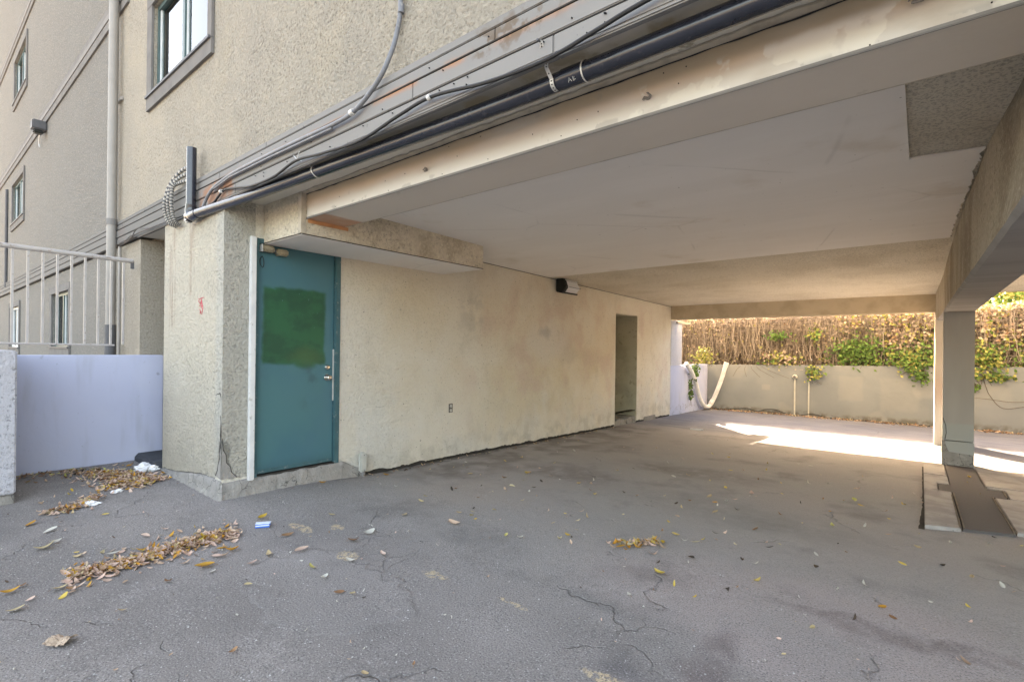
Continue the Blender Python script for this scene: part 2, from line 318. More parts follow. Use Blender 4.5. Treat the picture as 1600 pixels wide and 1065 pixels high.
M['rail'] = plain('rail_paint', (0.42, 0.39, 0.37), 0.5, 0.4, var=0.15, dirt=(0.2, 0.14, 0.1))
M['trim_grey'] = plain('trim_grey_paint', (0.19, 0.18, 0.17), 0.95, 0.05, var=0.2, sc_=5)
M['trim_light'] = plain('trim_light_paint', (0.23, 0.22, 0.21), 0.95, 0.05, var=0.15, sc_=5)
M['frame_teal'] = plain('window_frame_teal', (0.055, 0.10, 0.10), 0.45, 0.4)
M['frame_white'] = plain('window_frame_white', (0.6, 0.62, 0.62), 0.4, 0.4, var=0.1)
M['white_pipe'] = plain('white_hose', (0.74, 0.74, 0.73), 0.5, 0.4, var=0.2, dirt=(0.35, 0.33, 0.28))
M['standpipe'] = plain('standpipe_paint', (0.48, 0.48, 0.44), 0.55, 0.35, var=0.2)
M['black_housing'] = plain('black_lamp_housing', (0.012, 0.013, 0.010), 0.5, 0.4)
M['paper'] = plain('tissue_paper', (0.80, 0.80, 0.80), 0.9, 0.1, var=0.05, sc_=20, bump=0.01)
M['kraft'] = plain('kraft_paper', (0.42, 0.32, 0.24), 0.9, 0.1, var=0.25, sc_=25, bump=0.01)
M['carton_blue'] = plain('carton_blue', (0.04, 0.16, 0.55), 0.5, 0.3, var=0.1)
M['carton_white'] = plain('carton_white', (0.62, 0.70, 0.82), 0.5, 0.3, var=0.25, sc_=60)
M['outlet'] = plain('outlet_plate', (0.10, 0.09, 0.075), 0.4, 0.5, var=0.4, sc_=50)
M['rubber_mat'] = plain('ribbed_rubber', (0.06, 0.065, 0.075), 0.8, 0.25, var=0.3)
M['dark'] = plain('dark_recess', (0.02, 0.02, 0.02), 0.9, 0.1)
M['red_marker'] = plain('red_marker', (0.55, 0.10, 0.12), 0.7, 0.2)
M['wood'] = plain('weathered_wood', (0.20, 0.165, 0.13), 0.9, 0.15, var=0.4, sc_=12, bump=0.006)
M['wood_pale'] = plain('pale_wood_edge', (0.50, 0.44, 0.36), 0.85, 0.15, var=0.3, sc_=12, bump=0.004)
M['curtain'] = plain('net_curtain', (0.62, 0.64, 0.66), 0.9, 0.1, var=0.12, sc_=3)
M['bark'] = plain('bark', (0.10, 0.075, 0.055), 0.95, 0.1, var=0.4, sc_=14, bump=0.02)
M['joint'] = plain('black_joint', (0.05, 0.045, 0.04), 0.9, 0.1)
# recess wall
M['recess'] = plain('recess_paint', (0.44, 0.42, 0.33), 0.9, 0.15, var=0.25, sc_=3, bump=0.004, dirt=(0.22, 0.21, 0.15))
# glass
m, t, p = new_mat('window_glass'); g = t.nodes
gl = g.new('ShaderNodeBsdfGlossy'); gl.inputs['Roughness'].default_value = 0.02; gl.inputs['Color'].default_value = (0.9, 0.95, 0.97, 1)
tr = g.new('ShaderNodeBsdfTransparent'); tr.inputs['Color'].default_value = (0.80, 0.88, 0.87, 1)
fr = g.new('ShaderNodeFresnel'); fr.inputs['IOR'].default_value = 1.75
mx = g.new('ShaderNodeMixShader'); t.links.new(fr.outputs[0], mx.inputs[0]); t.links.new(tr.outputs[0], mx.inputs[1]); t.links.new(gl.outputs[0], mx.inputs[2])
t.links.new(mx.outputs[0], g['Material Output'].inputs['Surface']); M['glass'] = m
m, t, p = new_mat('lamp_glass'); p.inputs['Base Color'].default_value = (0.80, 0.80, 0.80, 1); p.inputs['Roughness'].default_value = 0.12
p.inputs['Transmission Weight'].default_value = 0.0; M['lamp_glass'] = m
# leaves: colour per leaf from the mesh
def leaf_mat(name, trans):
    m, t, p = new_mat(name); g = t.nodes
    at = g.new('ShaderNodeAttribute'); at.attribute_name = 'Col'
    t.links.new(at.outputs['Color'], p.inputs['Base Color']); p.inputs['Roughness'].default_value = 0.65; p.inputs['Specular IOR Level'].default_value = 0.3
    tl = g.new('ShaderNodeBsdfTranslucent'); t.links.new(at.outputs['Color'], tl.inputs['Color'])
    mx = g.new('ShaderNodeMixShader'); mx.inputs[0].default_value = trans
    t.links.new(p.outputs[0], mx.inputs[1]); t.links.new(tl.outputs[0], mx.inputs[2]); t.links.new(mx.outputs[0], g['Material Output'].inputs['Surface'])
    return m
M['leaf'] = leaf_mat('fallen_leaf', 0.15); M['vine_leaf'] = leaf_mat('vine_leaf', 0.22)

# asphalt
b = MB('worn_asphalt', (0.273, 0.249, 0.231), 0.92, 0.2)
b.noise_layer((0.198, 0.181, 0.168), 0.55, 0.40, 0.62, 0.75, detail=7, rough=0.6)
b.noise_layer((0.326, 0.301, 0.281), 1.3, 0.52, 0.72, 0.6, detail=6)
# worn part under the roof, colour lightened to make up for dim light
b.layer((0.37, 0.345, 0.32), b.box([(-4.9, 9), (2.7, 10.4), None], 0.7, 1.0, 0.8), 0.75)
b.noise_layer((0.33, 0.325, 0.30), 0.6, 0.45, 0.6, 0.5, box=dict(b=[(-3, 9), (3.6, 8), None], soft=0.8, rag=1.0, ragscale=0.9), detail=5)
b.layer((0.41, 0.345, 0.325), b.math('MULTIPLY', b.blob((-0.55, 3.1, 0.0), (1.5, 0.75, 1.0), 0.6, 0.9, 1.2), b.ramp(b.tex('n', 1.1), 0.25, 0.55)), 0.65)
b.layer((0.40, 0.34, 0.29), b.blob((-3.6, 3.6, 0.0), (0.9, 0.9, 1.0), 0.8, 0.7, 1.5), 0.5)
b.noise_layer((0.17, 0.155, 0.145), 1.2, 0.50, 0.72, 0.62, detail=8, rough=0.65)
b.noise_layer((0.15, 0.14, 0.14), 3.4, 0.64, 0.74, 0.5, detail=8, rough=0.7)
for (x, y, rx, ry, c_, a_) in ((-3.3, 5.0, 1.0, 0.5, (0.17, 0.15, 0.135), 0.6), (-2.2, 6.2, 1.3, 0.5, (0.16, 0.145, 0.13), 0.5), (-4.2, 4.2, 0.5, 0.5, (0.22, 0.19, 0.17), 0.6), (-0.75, 2.35, 0.16, 0.5, (0.17, 0.135, 0.13), 0.75), (-1.0, 2.05, 0.22, 0.16, (0.13, 0.12, 0.12), 0.7),
        (-1.6, 2.5, 0.8, 0.12, (0.15, 0.145, 0.14), 0.5), (0.0, 3.2, 1.1, 0.13, (0.20, 0.165, 0.155), 0.6), (-2.6, 2.75, 0.7, 0.35, (0.19, 0.18, 0.17), 0.5), (-5.6, 0.9, 0.9, 0.25, (0.16, 0.15, 0.145), 0.5), (-1.2, 4.8, 1.5, 0.6, (0.24, 0.235, 0.21), 0.5), (0.1, 2.0, 0.3, 0.2, (0.14, 0.13, 0.13), 0.6)):
    b.layer(c_, b.math('MULTIPLY', b.blob((x, y, 0.0), (rx, ry, 1.0), 0.7, 0.55, 2.2), b.ramp(b.tex('n', 5, detail=7, rough=0.65), 0.30, 0.58)), a_)
b.layer((0.13, 0.14, 0.175), b.box([(-6, 9), (10.2, 16), None], 0.6, 0.8, 0.8), 0.6)  # bluish shade of the rear floor painted in, blotches below too
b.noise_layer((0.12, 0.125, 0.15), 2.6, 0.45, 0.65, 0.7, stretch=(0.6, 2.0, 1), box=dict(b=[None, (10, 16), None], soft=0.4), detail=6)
b.noise_layer((0.15, 0.13, 0.115), 2.2, 0.4, 0.6, 0.6, box=dict(b=[(-5, -3.9), (3.6, 9.5), None], soft=0.3, rag=0.4, ragscale=2), detail=6)
b.noise_layer((0.09, 0.08, 0.07), 6, 0.38, 0.6, 0.8, box=dict(b=[(-4.9, -4.70), (2.9, 9.4), None], soft=0.05, rag=0.12, ragscale=5), detail=6)
# paler repair patch
pt = b.math('MULTIPLY', b.blob((-2.75, 1.62, 0.0), (0.66, 0.40, 1.0), 0.10, 0.55, 3.2), b.ramp(b.tex('n', 2.6, detail=6), 0.25, 0.5))
b.layer((0.33, 0.315, 0.30), pt, 0.16)
b.bumpl(pt, 0.012, 0.6)
# cracks
ck = b.ramp(b.tex('c', 0.62, warp=(4.5, 0.30)), 0.0065, 0.001)
ck = b.math('MULTIPLY', ck, b.ramp(b.tex('n', 1.3, detail=2), 0.52, 0.60))
ck2 = b.math('MULTIPLY', b.ramp(b.tex('c', 3.2, warp=(5, 0.2)), 0.016, 0.004), b.ramp(b.tex('n', 0.8, detail=3), 0.60, 0.68))
cks = b.math('MAXIMUM', ck, ck2)
b.layer((0.09, 0.082, 0.078), cks, 0.30)
# ochre blotches of old paint
for (x, y, rx, ry) in ((-3.77, 2.02, 0.17, 0.055), (-3.57, 2.22, 0.08, 0.06), (-3.03, 1.96, 0.11, 0.075), (-2.38, 2.15, 0.09, 0.05), (-2.30, 2.17, 0.05, 0.03), (-1.75, 2.19, 0.13, 0.02), (-0.95, 1.95, 0.24, 0.05)):
    b.layer((0.60, 0.46, 0.28), b.math('MULTIPLY', b.blob((x, y, 0), (rx, ry, 1.0), 0.3, 0.08, 16), b.ramp(b.tex('n', 24, detail=6, rough=0.7), 0.44, 0.55)), 0.75)
# aggregate: fine grain, pale and dark stones
gr = b.tex('n', 105, detail=5, rough=0.7)
near = b.box([None, (None, 3.4), None], 1.2, 0.8, 1)
grm = b.math('ADD', b.math('MULTIPLY', near, 0.7), 0.3)
b.layer((0.12, 0.115, 0.113), b.math('MULTIPLY', b.ramp(gr, 0.49, 0.37), grm), 0.9)
b.layer((0.58, 0.57, 0.56), b.math('MULTIPLY', b.ramp(gr, 0.56, 0.68), grm), 0.6)
vs = b.math('MULTIPLY', b.ramp(b.tex('v', 42), 0.16, 0.11), b.ramp(b.tex('n', 9, detail=3), 0.58, 0.62))
b.layer((0.75, 0.73, 0.70), b.math('MULTIPLY', vs, near), 0.8)
vd = b.math('MULTIPLY', b.ramp(b.tex('v', 33), 0.15, 0.10), b.ramp(b.tex('n', 7, detail=3), 0.56, 0.6))
b.layer((0.05, 0.048, 0.048), b.math('MULTIPLY', vd, grm), 0.8)
b.bumpl(b.tex('n', 8, detail=5), 0.012, 0.5)
b.bumpl(b.math('MULTIPLY', gr, grm), 0.010, 0.9)
b.bumpl(b.math('MULTIPLY', cks, -1.0), 0.01, 0.8)
M['ground'] = b.done()

# ------------------------------------------------------------------ mesh helpers
def link(name, me, mat, parent=None, loc=None, **props):
    o = bpy.data.objects.new(name, me); C.objects.link(o)
    if mat is not None:
        if isinstance(mat, (list, tuple)):
            for q in mat: me.materials.append(q)
        elif not me.materials: me.materials.append(mat)
    if parent is not None: o.parent = parent
    if loc is not None: o.location = loc
    for k, q in props.items(): o[k] = q
    return o
def mesh(verts, faces, smooth=False, name='mesh'):
    me = bpy.data.meshes.new(name); me.from_pydata([tuple(q) for q in verts], [], faces); me.update()
    if smooth: me.polygons.foreach_set('use_smooth', [True]*len(me.polygons))
    return me
class G:
    """collects geometry for one mesh"""
    def __init__(s): s.v = []; s.f = []; s.mi = []
    def add(s, vs, fs, mi=0):
        n = len(s.v); s.v += [tuple(q) for q in vs]; s.f += [tuple(i+n for i in f) for f in fs]; s.mi += [mi]*len(fs)
    def box(s, x0, x1, y0, y1, z0, z1, mi=0):
        vs = [(x0,y0,z0),(x1,y0,z0),(x1,y1,z0),(x0,y1,z0),(x0,y0,z1),(x1,y0,z1),(x1,y1,z1),(x0,y1,z1)]
        s.add(vs, [(0,3,2,1),(4,5,6,7),(0,1,5,4),(1,2,6,5),(2,3,7,6),(3,0,4,7)], mi)
    def tube(s, pts, r, n=10, cap=True, mi=0):
        pts = [Vector(q) for q in pts]; k = len(pts)
        rr = r if isinstance(r, (list, tuple)) else [r]*k
        base = len(s.v); prev = None; vs = []
        for i, q in enumerate(pts):
            d = (pts[min(i+1, k-1)]-pts[max(i-1, 0)]).normalized()
            if prev is None:
                u = d.cross(Vector((0, 0, 1)))
                if u.length < 1e-3: u = d.cross(Vector((1, 0, 0)))
                u.normalize()
            else:
                u = (prev - d*prev.dot(d)).normalized()
            prev = u; w_ = d.cross(u)
            for j in range(n):
                a = 2*math.pi*j/n; vs.append(q + (u*math.cos(a)+w_*math.sin(a))*rr[i])
        fs = [(i*n+j, i*n+(j+1) % n, (i+1)*n+(j+1) % n, (i+1)*n+j) for i in range(k-1) for j in range(n)]
        if cap: fs += [tuple(reversed(range(n))), tuple(range((k-1)*n, k*n))]
        s.add(vs, fs, mi)
    def obj(s, name, mat, parent=None, smooth=False, bevel=0.0, loc=None, **props):
        me = mesh(s.v, s.f, smooth)
        o = link(name, me, mat, parent, loc, **props)
        if any(s.mi): me.polygons.foreach_set('material_index', s.mi)
        if bevel > 0:
            bm = bmesh.new(); bm.from_mesh(me)
            bmesh.ops.bevel(bm, geom=list(bm.edges), offset=bevel, segments=2, affect='EDGES', clamp_overlap=True)
            bm.to_mesh(me); bm.free()
        if smooth: me.set_sharp_from_angle(angle=rad(40))
        return o
def bx(name, x0, x1, y0, y1, z0, z1, mat, parent=None, bevel=0.0, **props):
    g = G(); g.box(x0, x1, y0, y1, z0, z1); return g.obj(name, mat, parent, bevel=bevel, **props)
def tb(name, pts, r, mat, parent=None, n=10, **props):
    g = G(); g.tube(pts, r, n); return g.obj(name, mat, parent, smooth=True, **props)
def empty(name, loc, label, cat, group=None, kind=None):
    o = bpy.data.objects.new(name, None); C.objects.link(o); o.location = loc; o.empty_display_size = 0.2
    o['label'] = label; o['category'] = cat
    if group: o['group'] = group
    if kind: o['kind'] = kind
    return o
class Thing:
    """an empty at a thing's base; parts are given in world coordinates and re-based"""
    def __init__(s, name, loc, label, cat, group=None):
        s.e = empty(name, loc, label, cat, group); s.loc = Vector(loc)
    def add(s, o, parent=None):
        o.parent = parent or s.e
        if parent is None: o.location = -s.loc
        return o
def tag(o, label, cat, group=None):
    o['label'] = label; o['category'] = cat
    if group: o['group'] = group
    return o
def ss(a, b_, x):
    t_ = min(1, max(0, (x-a)/(b_-a))); return t_*t_*(3-2*t_)
def smooth_path(pts, n=6):
    """Catmull-Rom through points"""
    P = [Vector(q) for q in pts]; P = [P[0]*2-P[1]] + P + [P[-1]*2-P[-2]]; out = []
    for i in range(1, len(P)-2):
        for k in range(n):
            t_ = k/n; a, b_, c_, d = P[i-1], P[i], P[i+1], P[i+2]
            out.append(0.5*((2*b_)+(c_-a)*t_+(2*a-5*b_+4*c_-d)*t_*t_+(3*b_-a-3*c_+d)*t_**3))
    out.append(P[-2]); return out

# ------------------------------------------------------------------ ground
def gz(x, y):
    a = -0.018*min(12, max(0, y-3)); f = 1-ss(2.4, 3.7, y)
    n = 0.006*noise.noise(Vector((x*0.9, y*0.9, 0.3))) + 0.004*noise.noise(Vector((x*3, y*3, 1.3)))
    far = 1-ss(18, 30, max(abs(x), abs(y)))
    return (a + .06*ss(-3.9, -4.7, x)*f + .04*ss(-5.8, -7, x)*f) + n*far
def axis(a, b_, st, lo, hi):
    v_ = []; q = a
    while q < b_: v_.append(q); q += st
    v_.append(b_); w_ = [b_+2, b_+5, b_+12, b_+30, hi]; u = [lo, a-30, a-12, a-5, a-2]
    return u+v_+w_
xs = axis(-8.5, 3.0, 0.07, -400, 400); ys = axis(0.0, 15.2, 0.07, -400, 400)
vs = [(x, y, gz(x, y)) for y in ys for x in xs]; nx = len(xs)
fs = [(j*nx+i, j*nx+i+1, (j+1)*nx+i+1, (j+1)*nx+i) for j in range(len(ys)-1) for i in range(nx-1)]
link('ground', mesh(vs, fs, True), M['ground'], kind='structure')

# ------------------------------------------------------------------ the building
B = empty('apartment_building', (0, 0, 0), 'cream stucco apartment block with a drive-in carport under its upper floors', 'building')

def wall_holes(name, mat, origin, U, V, N, u0, u1, v0, v1, holes, depth=0.2, parent=B, recess_mat=None, **props):
    """sheet with rectangular openings; U,V in-plane axes, N outward normal; reveals go in by depth"""
    origin, U, V, N = map(Vector, (origin, U, V, N))
    us = sorted({u0, u1} | {q for h in holes for q in h[:2]}); vs_ = sorted({v0, v1} | {q for h in holes for q in h[2:4]})
    g = G(); P = lambda u, v_, d: origin+U*u+V*v_-N*d
    flip = U.cross(V).dot(N) < 0
    def quad(a, b_, c_, d, mi=0): g.add([a, b_, c_, d], [(0, 3, 2, 1) if flip else (0, 1, 2, 3)], mi)
    for a, b_ in zip(us, us[1:]):
        for c_, d in zip(vs_, vs_[1:]):
            if any(h[0] <= a and b_ <= h[1] and h[2] <= c_ and d <= h[3] for h in holes): continue
            quad(P(a, c_, 0), P(b_, c_, 0), P(b_, d, 0), P(a, d, 0))
            quad(P(a, d, depth), P(b_, d, depth), P(b_, c_, depth), P(a, c_, depth))
    for (a, b_, c_, d) in [h[:4] for h in holes]:
        e = depth
        quad(P(a, c_, 0), P(a, d, 0), P(a, d, e), P(a, c_, e)); quad(P(b_, d, 0), P(b_, c_, 0), P(b_, c_, e), P(b_, d, e))
        quad(P(b_, c_, 0), P(a, c_, 0), P(a, c_, e), P(b_, c_, e)); quad(P(a, d, 0), P(b_, d, 0), P(b_, d, e), P(a, d, e))
    e = depth; a, b_, c_, d = u0, u1, v0, v1
    quad(P(a, d, 0), P(a, c_, 0), P(a, c_, e), P(a, d, e)); quad(P(b_, c_, 0), P(b_, d, 0), P(b_, d, e), P(b_, c_, e))
    quad(P(a, c_, 0), P(b_, c_, 0), P(b_, c_, e), P(a, c_, e)); quad(P(b_, d, 0), P(a, d, 0), P(a, d, e), P(b_, d, e))
    return g.obj(name, mat, parent, **props)

FY = 1.86                        # facade plane
WL, WR = -26.0, 9.0              # ends of the block
UX, VZ, NY = (1, 0, 0), (0, 0, 1), (0, -1, 0)
wins_up = [(-6.90, -5.25, 4.30, 5.33, 'big'), (-17.95, -16.2, 4.42, 5.40, ''), (-17.8, -16.0, 7.45, 8.48, '')]
wins_lo = [(-12.65, -11.2, 1.36, 2.34, ''), (-18.15, -16.65, 1.32, 2.32, 'white')]
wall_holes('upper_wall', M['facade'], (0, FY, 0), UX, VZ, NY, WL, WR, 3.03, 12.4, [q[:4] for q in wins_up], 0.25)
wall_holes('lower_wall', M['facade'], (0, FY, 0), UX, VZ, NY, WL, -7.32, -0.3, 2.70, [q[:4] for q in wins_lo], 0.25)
g = G(); g.box(WL, WR, FY+0.25, 12.4, 2.80, 3.02); g.obj('floor_slab', M['popcorn'], B)
g = G(); g.box(WL, WR, 12.15, 12.4, 3.02, 12.4); g.box(WL, WL+0.25, FY+0.25, 12.15, -0.3, 12.4); g.box(WR-0.25, WR, FY+0.25, 12.15, 3.02, 12.4)
g.obj('rear_wall', M['facade'], B)
bx('roof', WL-0.2, WR+0.2, FY-0.2, 12.6, 12.4, 12.6, M['trim_grey'], B)
# passage between column and pier
bx('corner_column', -8.2, -7.322, FY+0.002, 2.42, -0.28, 2.699, M['pier'], B)
bx('passage_wall', -8.0, -6.3, 3.9, 4.1, -0.3, 2.75, M['recess'], B)
bx('passage_wall', -7.45, -7.40, 2.42, 3.9, -0.3, 2.75, M['recess'], B)

def window(h, zsill=None):
    a, b_, c_, d, kind = h
    fm = M['frame_white'] if kind == 'white' else M['frame_teal']; y = FY
    wn = bpy.data.objects.new('window', None); C.objects.link(wn); wn.parent = B
    # casing boards
    cw = 0.17
    g = G(); z0c = c_-0.15
    g.box(a-cw, b_+0.10, y-0.030, y-0.004, z0c, c_-0.004); g.box(a-cw, b_+0.10, y-0.030, y-0.004, d+0.004, d+0.13)
    g.box(a-cw, a-0.004, y-0.028, y-0.004, c_, d); g.box(b_+0.004, b_+0.10, y-0.028, y-0.004, c_, d)
    g.obj('casing', M['trim_grey'], wn)
    g = G(); g.box(a-cw+0.01, b_+0.09, y-0.05, y+0.06, c_-0.012, c_+0.012); g.obj('sill', M['dark_grey'], wn)
    g = G(); t_ = 0.05; yy0, yy1 = y+0.03, y+0.09
    g.box(a, a+t_, yy0, yy1, c_+0.013, d); g.box(b_-t_, b_, yy0, yy1, c_+0.013, d)
    g.box(a+t_, b_-t_, yy0+.001, yy1, c_+0.013, c_+0.06); g.box(a+t_, b_-t_, yy0+.001, yy1, d-t_, d)
    mid = a+(b_-a)*0.52; g.box(mid-0.03, mid+0.03, yy0-0.004, yy1, c_+0.06, d-t_)
    g.obj('frame', fm, wn)
    for q in (mid+0.03, a+t_): bx('sash', q, q+0.025, y+0.045, y+0.075, c_+0.06, d-t_, M['frame_white'], wn)
    for x0, x1 in ((a+t_+0.025, mid-0.03), (mid+0.055, b_-t_)):
        bx('pane', x0, x1, y+0.058, y+0.064, c_+0.06, d-t_, M['glass'], wn)
    # curtain, folded
    n = 60; vs = []; x0, x1 = a-0.05, b_+0.05
    for i in range(n+1):
        x = x0+(x1-x0)*i/n; yc = y+0.17+0.018*math.sin(i*1.3)+0.01*math.sin(i*2.9)
        vs += [(x, yc, c_-0.02), (x, yc, d+0.02)]
    me = mesh(vs, [(2*i, 2*i+2, 2*i+3, 2*i+1) for i in range(n)], True); link('curtain', me, M['curtain'], wn)
    bx('dark_room', a-0.06, b_+0.06, y+0.252, y+0.30, c_-0.06, d+0.06, M['dark'], wn)
    return wn
for h in wins_up+wins_lo: window(h)

# string courses between floors
for z0, nm in ((5.80, 'a'), (8.87, 'b')):
    bx('string_course', WL, -7.9, FY-0.025, FY-0.002, z0, z0+0.12, M['trim_grey'], B)
    bx('string_course', WL, -7.9, FY-0.035, FY-0.002, z0+0.123, z0+0.20, M['trim_light'], B)
    bx('string_course', WL, -7.9, FY-0.028, FY-0.002, z0+0.203, z0+0.30, M['trim_grey'], B)
# fascia boards over the carport: four courses, each board a part
JX = [WL, -17.0, -11.0, -7.95, -4.9, -1.62, 1.7, 5.3, WR]
for z0, z1, dy, off in ((2.983, 3.027, 0.036, 0.9), (2.913, 2.979, 0.034, 0.0), (2.815, 2.905, 0.044, -0.6), (2.725, 2.809, 0.040, 0.35)):
    xs_ = [JX[0]] + [q+off for q in JX[1:-1]] + [JX[-1]]
    for a, b_ in zip(xs_, xs_[1:]):
        bx('fascia_board', a+0.0015, b_-0.0015, FY-dy, FY+0.02, z0, z1, M['fascia'], B, bevel=0.004)
bx('fascia_backing', WL+0.02, WR-0.02, FY+0.022, FY+0.06, 2.76, 3.03, M['joint'], B)
bx('drip_shadow_line', WL, WR, FY-0.012, FY-0.002, 3.0275, 3.040, M['joint'], B)  # black strip drawing the shadow line under the stucco edge
bx('fascia_joint', WL, WR, FY-0.047, FY-0.02, 2.9055, 2.9125, M['joint'], B)
bx('edge_bead', -7.3, WR, FY-0.046, FY-0.018, 2.703, 2.722, M['trim_light'], B, bevel=0.006)
# soffit
g = G(); g.box(-7.32, -6.36, FY-0.01, 3.9, 2.727, 2.775); g.box(-6.36, WR, FY+0.024, 2.235, 2.745, 2.758); g.obj('soffit', M['soffit'], B)
# ragged wooden edge where the soffit meets the beam
g = G(); n = 260; vs = []
x0, x1 = -4.1, 3.0
for i in range(n+1):
    x = x0+(x1-x0)*i/n; e = 0.012*noise.noise(Vector((x*3, 0, 5)))+0.010*noise.noise(Vector((x*14, 0, 9)))+ (0.02 if noise.noise(Vector((x*2.1, 3, 2))) > 0.25 else 0)*abs(noise.noise(Vector((x*9, 1, 1))))
    yy = 2.175+e
    vs += [(x, yy, 2.744), (x, yy, 2.734), (x, 2.219, 2.731), (x, 2.219, 2.744)]
g.add(vs, [f for i in range(n) for f in ((4*i, 4*i+4, 4*i+5, 4*i+1), (4*i+1, 4*i+5, 4*i+6, 4*i+2), (4*i+3, 4*i+2, 4*i+6, 4*i+7))])
g.obj('edge_strip', M['wood_pale'], B)
g = G(); g.tube([(-4.1+7.1*i/300, 2.2165, 2.729+0.006*noise.noise(Vector((i*.15, 0, 0)))) for i in range(301)], [0.0035+0.0025*noise.noise(Vector((i*.3, 4, 0))) for i in range(301)], 5); g.obj('open_crack', M['joint'], B)

# front beam
bx('front_beam', -4.10, WR, 2.22, 2.587, 2.530, 2.752, M['beam_face'], B)
bx('beam_soffit_board', -4.10, WR, 2.224, 2.583, 2.520, 2.5285, M['beam_under'], B)
bx('beam_edge_strip', -4.10, WR, 2.212, 2.2235, 2.516, 2.532, M['trim_light'], B, bevel=0.003)
bx('edge_board', -4.099, WR, 2.5885, 2.598, 2.5335, 2.69, M['joint'], B)
bx('edge_bead', -4.099, WR, 2.599, 2.615, 2.528, 2.69, M['wood_pale'], B, bevel=0.003)
# stubs of torn-off hangers
for (x, y, z, s_) in ((-2.55, 2.214, 2.60, 1.0), (-1.0, 2.214, 2.60, 1.2), (-0.02, 2.214, 2.64, 1.5)):
    g = G()
    for k in range(6):
        a = R.uniform(0, 6.28); q = Vector((x, y, z)); g.tube([q, q+Vector((math.cos(a)*0.014*s_, -0.012*s_, math.sin(a)*0.012*s_)), q+Vector((math.cos(a+1)*0.02*s_, -0.02*s_, math.sin(a+1)*0.015*s_))], [0.006*s_, 0.004*s_, 0.002*s_], 5)
    g.obj('broken_hanger', M['trim_light'], B, smooth=True)
g = G()
for k in range(22):
    x = R.uniform(-4, 1.5); z = R.choice((2.545, 2.70, 2.62))+R.uniform(-0.01, 0.01); g.tube([(x, 2.2195, z), (x, 2.2165, z)], 0.0028, 6)
for k in range(40):
    x = R.uniform(-5, 1.5); z = R.choice((2.75, 2.79, 2.84, 2.89, 2.94))+R.uniform(-0.006, 0.006); g.tube([(x, FY-0.05, z), (x, FY-0.043, z)], 0.0035, 6)
g.obj('nail_heads', M['dark'], B, kind='stuff')

# ceiling, slightly falling to the rear
def cz(y): return 2.70-0.018*(y-3.0)
XT = lambda y: 0.235+0.055*ss(6.5, 4.2, y)+0.08*ss(4.4, 2.9, y)
g = G(); y0, y1 = 2.588, 12.15
g.add([(-4.8, y0, cz(y0)), (WR, y0, cz(y0)), (WR, y1, cz(y1)), (-4.8, y1, cz(y1)), (-4.8, y0, 2.80), (WR, y0, 2.80), (WR, y1, 2.80), (-4.8, y1, 2.80)],
      [(0, 3, 2, 1), (4, 5, 6, 7), (0, 1, 5, 4), (1, 2, 6, 5), (2, 3, 7, 6), (3, 0, 4, 7)])
g.obj('carport_ceiling', M['popcorn'], B)
XT = lambda y: 0.235+0.055*ss(6.5, 4.2, y)+0.08*ss(4.4, 2.9, y)
def sheet_row(g, rows):
    # rows of (y, x_left, x_right): a thin sheet under the ceiling
    vs = []
    for y, a, b_ in rows: vs += [(a, y, cz(y)-0.016), (b_, y, cz(y)-0.016), (a, y, cz(y)-0.002), (b_, y, cz(y)-0.002)]
    fs = []
    for i in range(len(rows)-1):
        p_ = 4*i; fs += [(p_, p_+4, p_+5, p_+1), (p_+1, p_+5, p_+7, p_+3), (p_+4, p_, p_+2, p_+6)]
    p_ = 4*(len(rows)-1); fs += [(0, 1, 3, 2), (p_+1, p_, p_+2, p_+3)]
    g.add(vs, fs)
g = G()
xl = [(-4.79+i*(4.79-0.072)/24) for i in range(25)]
for a, b_ in zip(xl, xl[1:]):      # front edge straight, rear edge slightly wavy
    q0, q1 = (6.78+0.012*noise.noise(Vector((x*4, 0, 0)))-0.02*x/4.79 for x in (a, b_))
    g.add([(a, 2.62, cz(2.62)-.016), (b_, 2.62, cz(2.62)-.016), (b_, q1, cz(q1)-.016), (a, q0, cz(q0)-.016), (a, q0, cz(q0)), (b_, q1, cz(q1))], [(0, 3, 2, 1), (3, 4, 5, 2)])
g.add([(-0.072, 2.62, cz(2.62)-.016), (-0.072, 4.11, cz(4.11)-.016), (-0.072, 4.11, cz(4.11)), (-0.072, 2.62, cz(2.62))], [(0, 1, 2, 3)])
rows = [(4.085, -0.072, -0.07), (4.11, -0.072, 0.10), (4.13, -0.072, XT(4.13)-0.01)]; y = 4.13
while y < 6.70:
    y += R.uniform(0.015, 0.09); rows.append((y, -0.072, XT(y)-0.008-R.random()**3*0.022-(0.015 if 4.5 < y < 4.6 else 0)))
rows.append((6.78, -0.072, 0.215))
sheet_row(g, rows)
g.obj('drywall_sheet', M['drywall'], B)
# second bay keeps its drywall as well
bx('drywall_sheet', 0.60, WR-0.3, 2.62, 10.5, 2.575, 2.583, M['drywall'], B)
# crumbs hanging from the torn drywall edge
g = G()
for k in range(26):
    y = R.uniform(4.2, 6.7); x = XT(y)-0.015; z = cz(y)-0.016; s_ = R.uniform(0.003, 0.008)
    g.add([(x-s_, y, z), (x+s_, y+s_, z-s_*0.4), (x, y+2*s_, z), (x, y+s_, z-2*s_)], [(0, 1, 3), (1, 2, 3), (2, 0, 3)])
g.obj('torn_paper_edge', M['wood_pale'], B, kind='stuff')

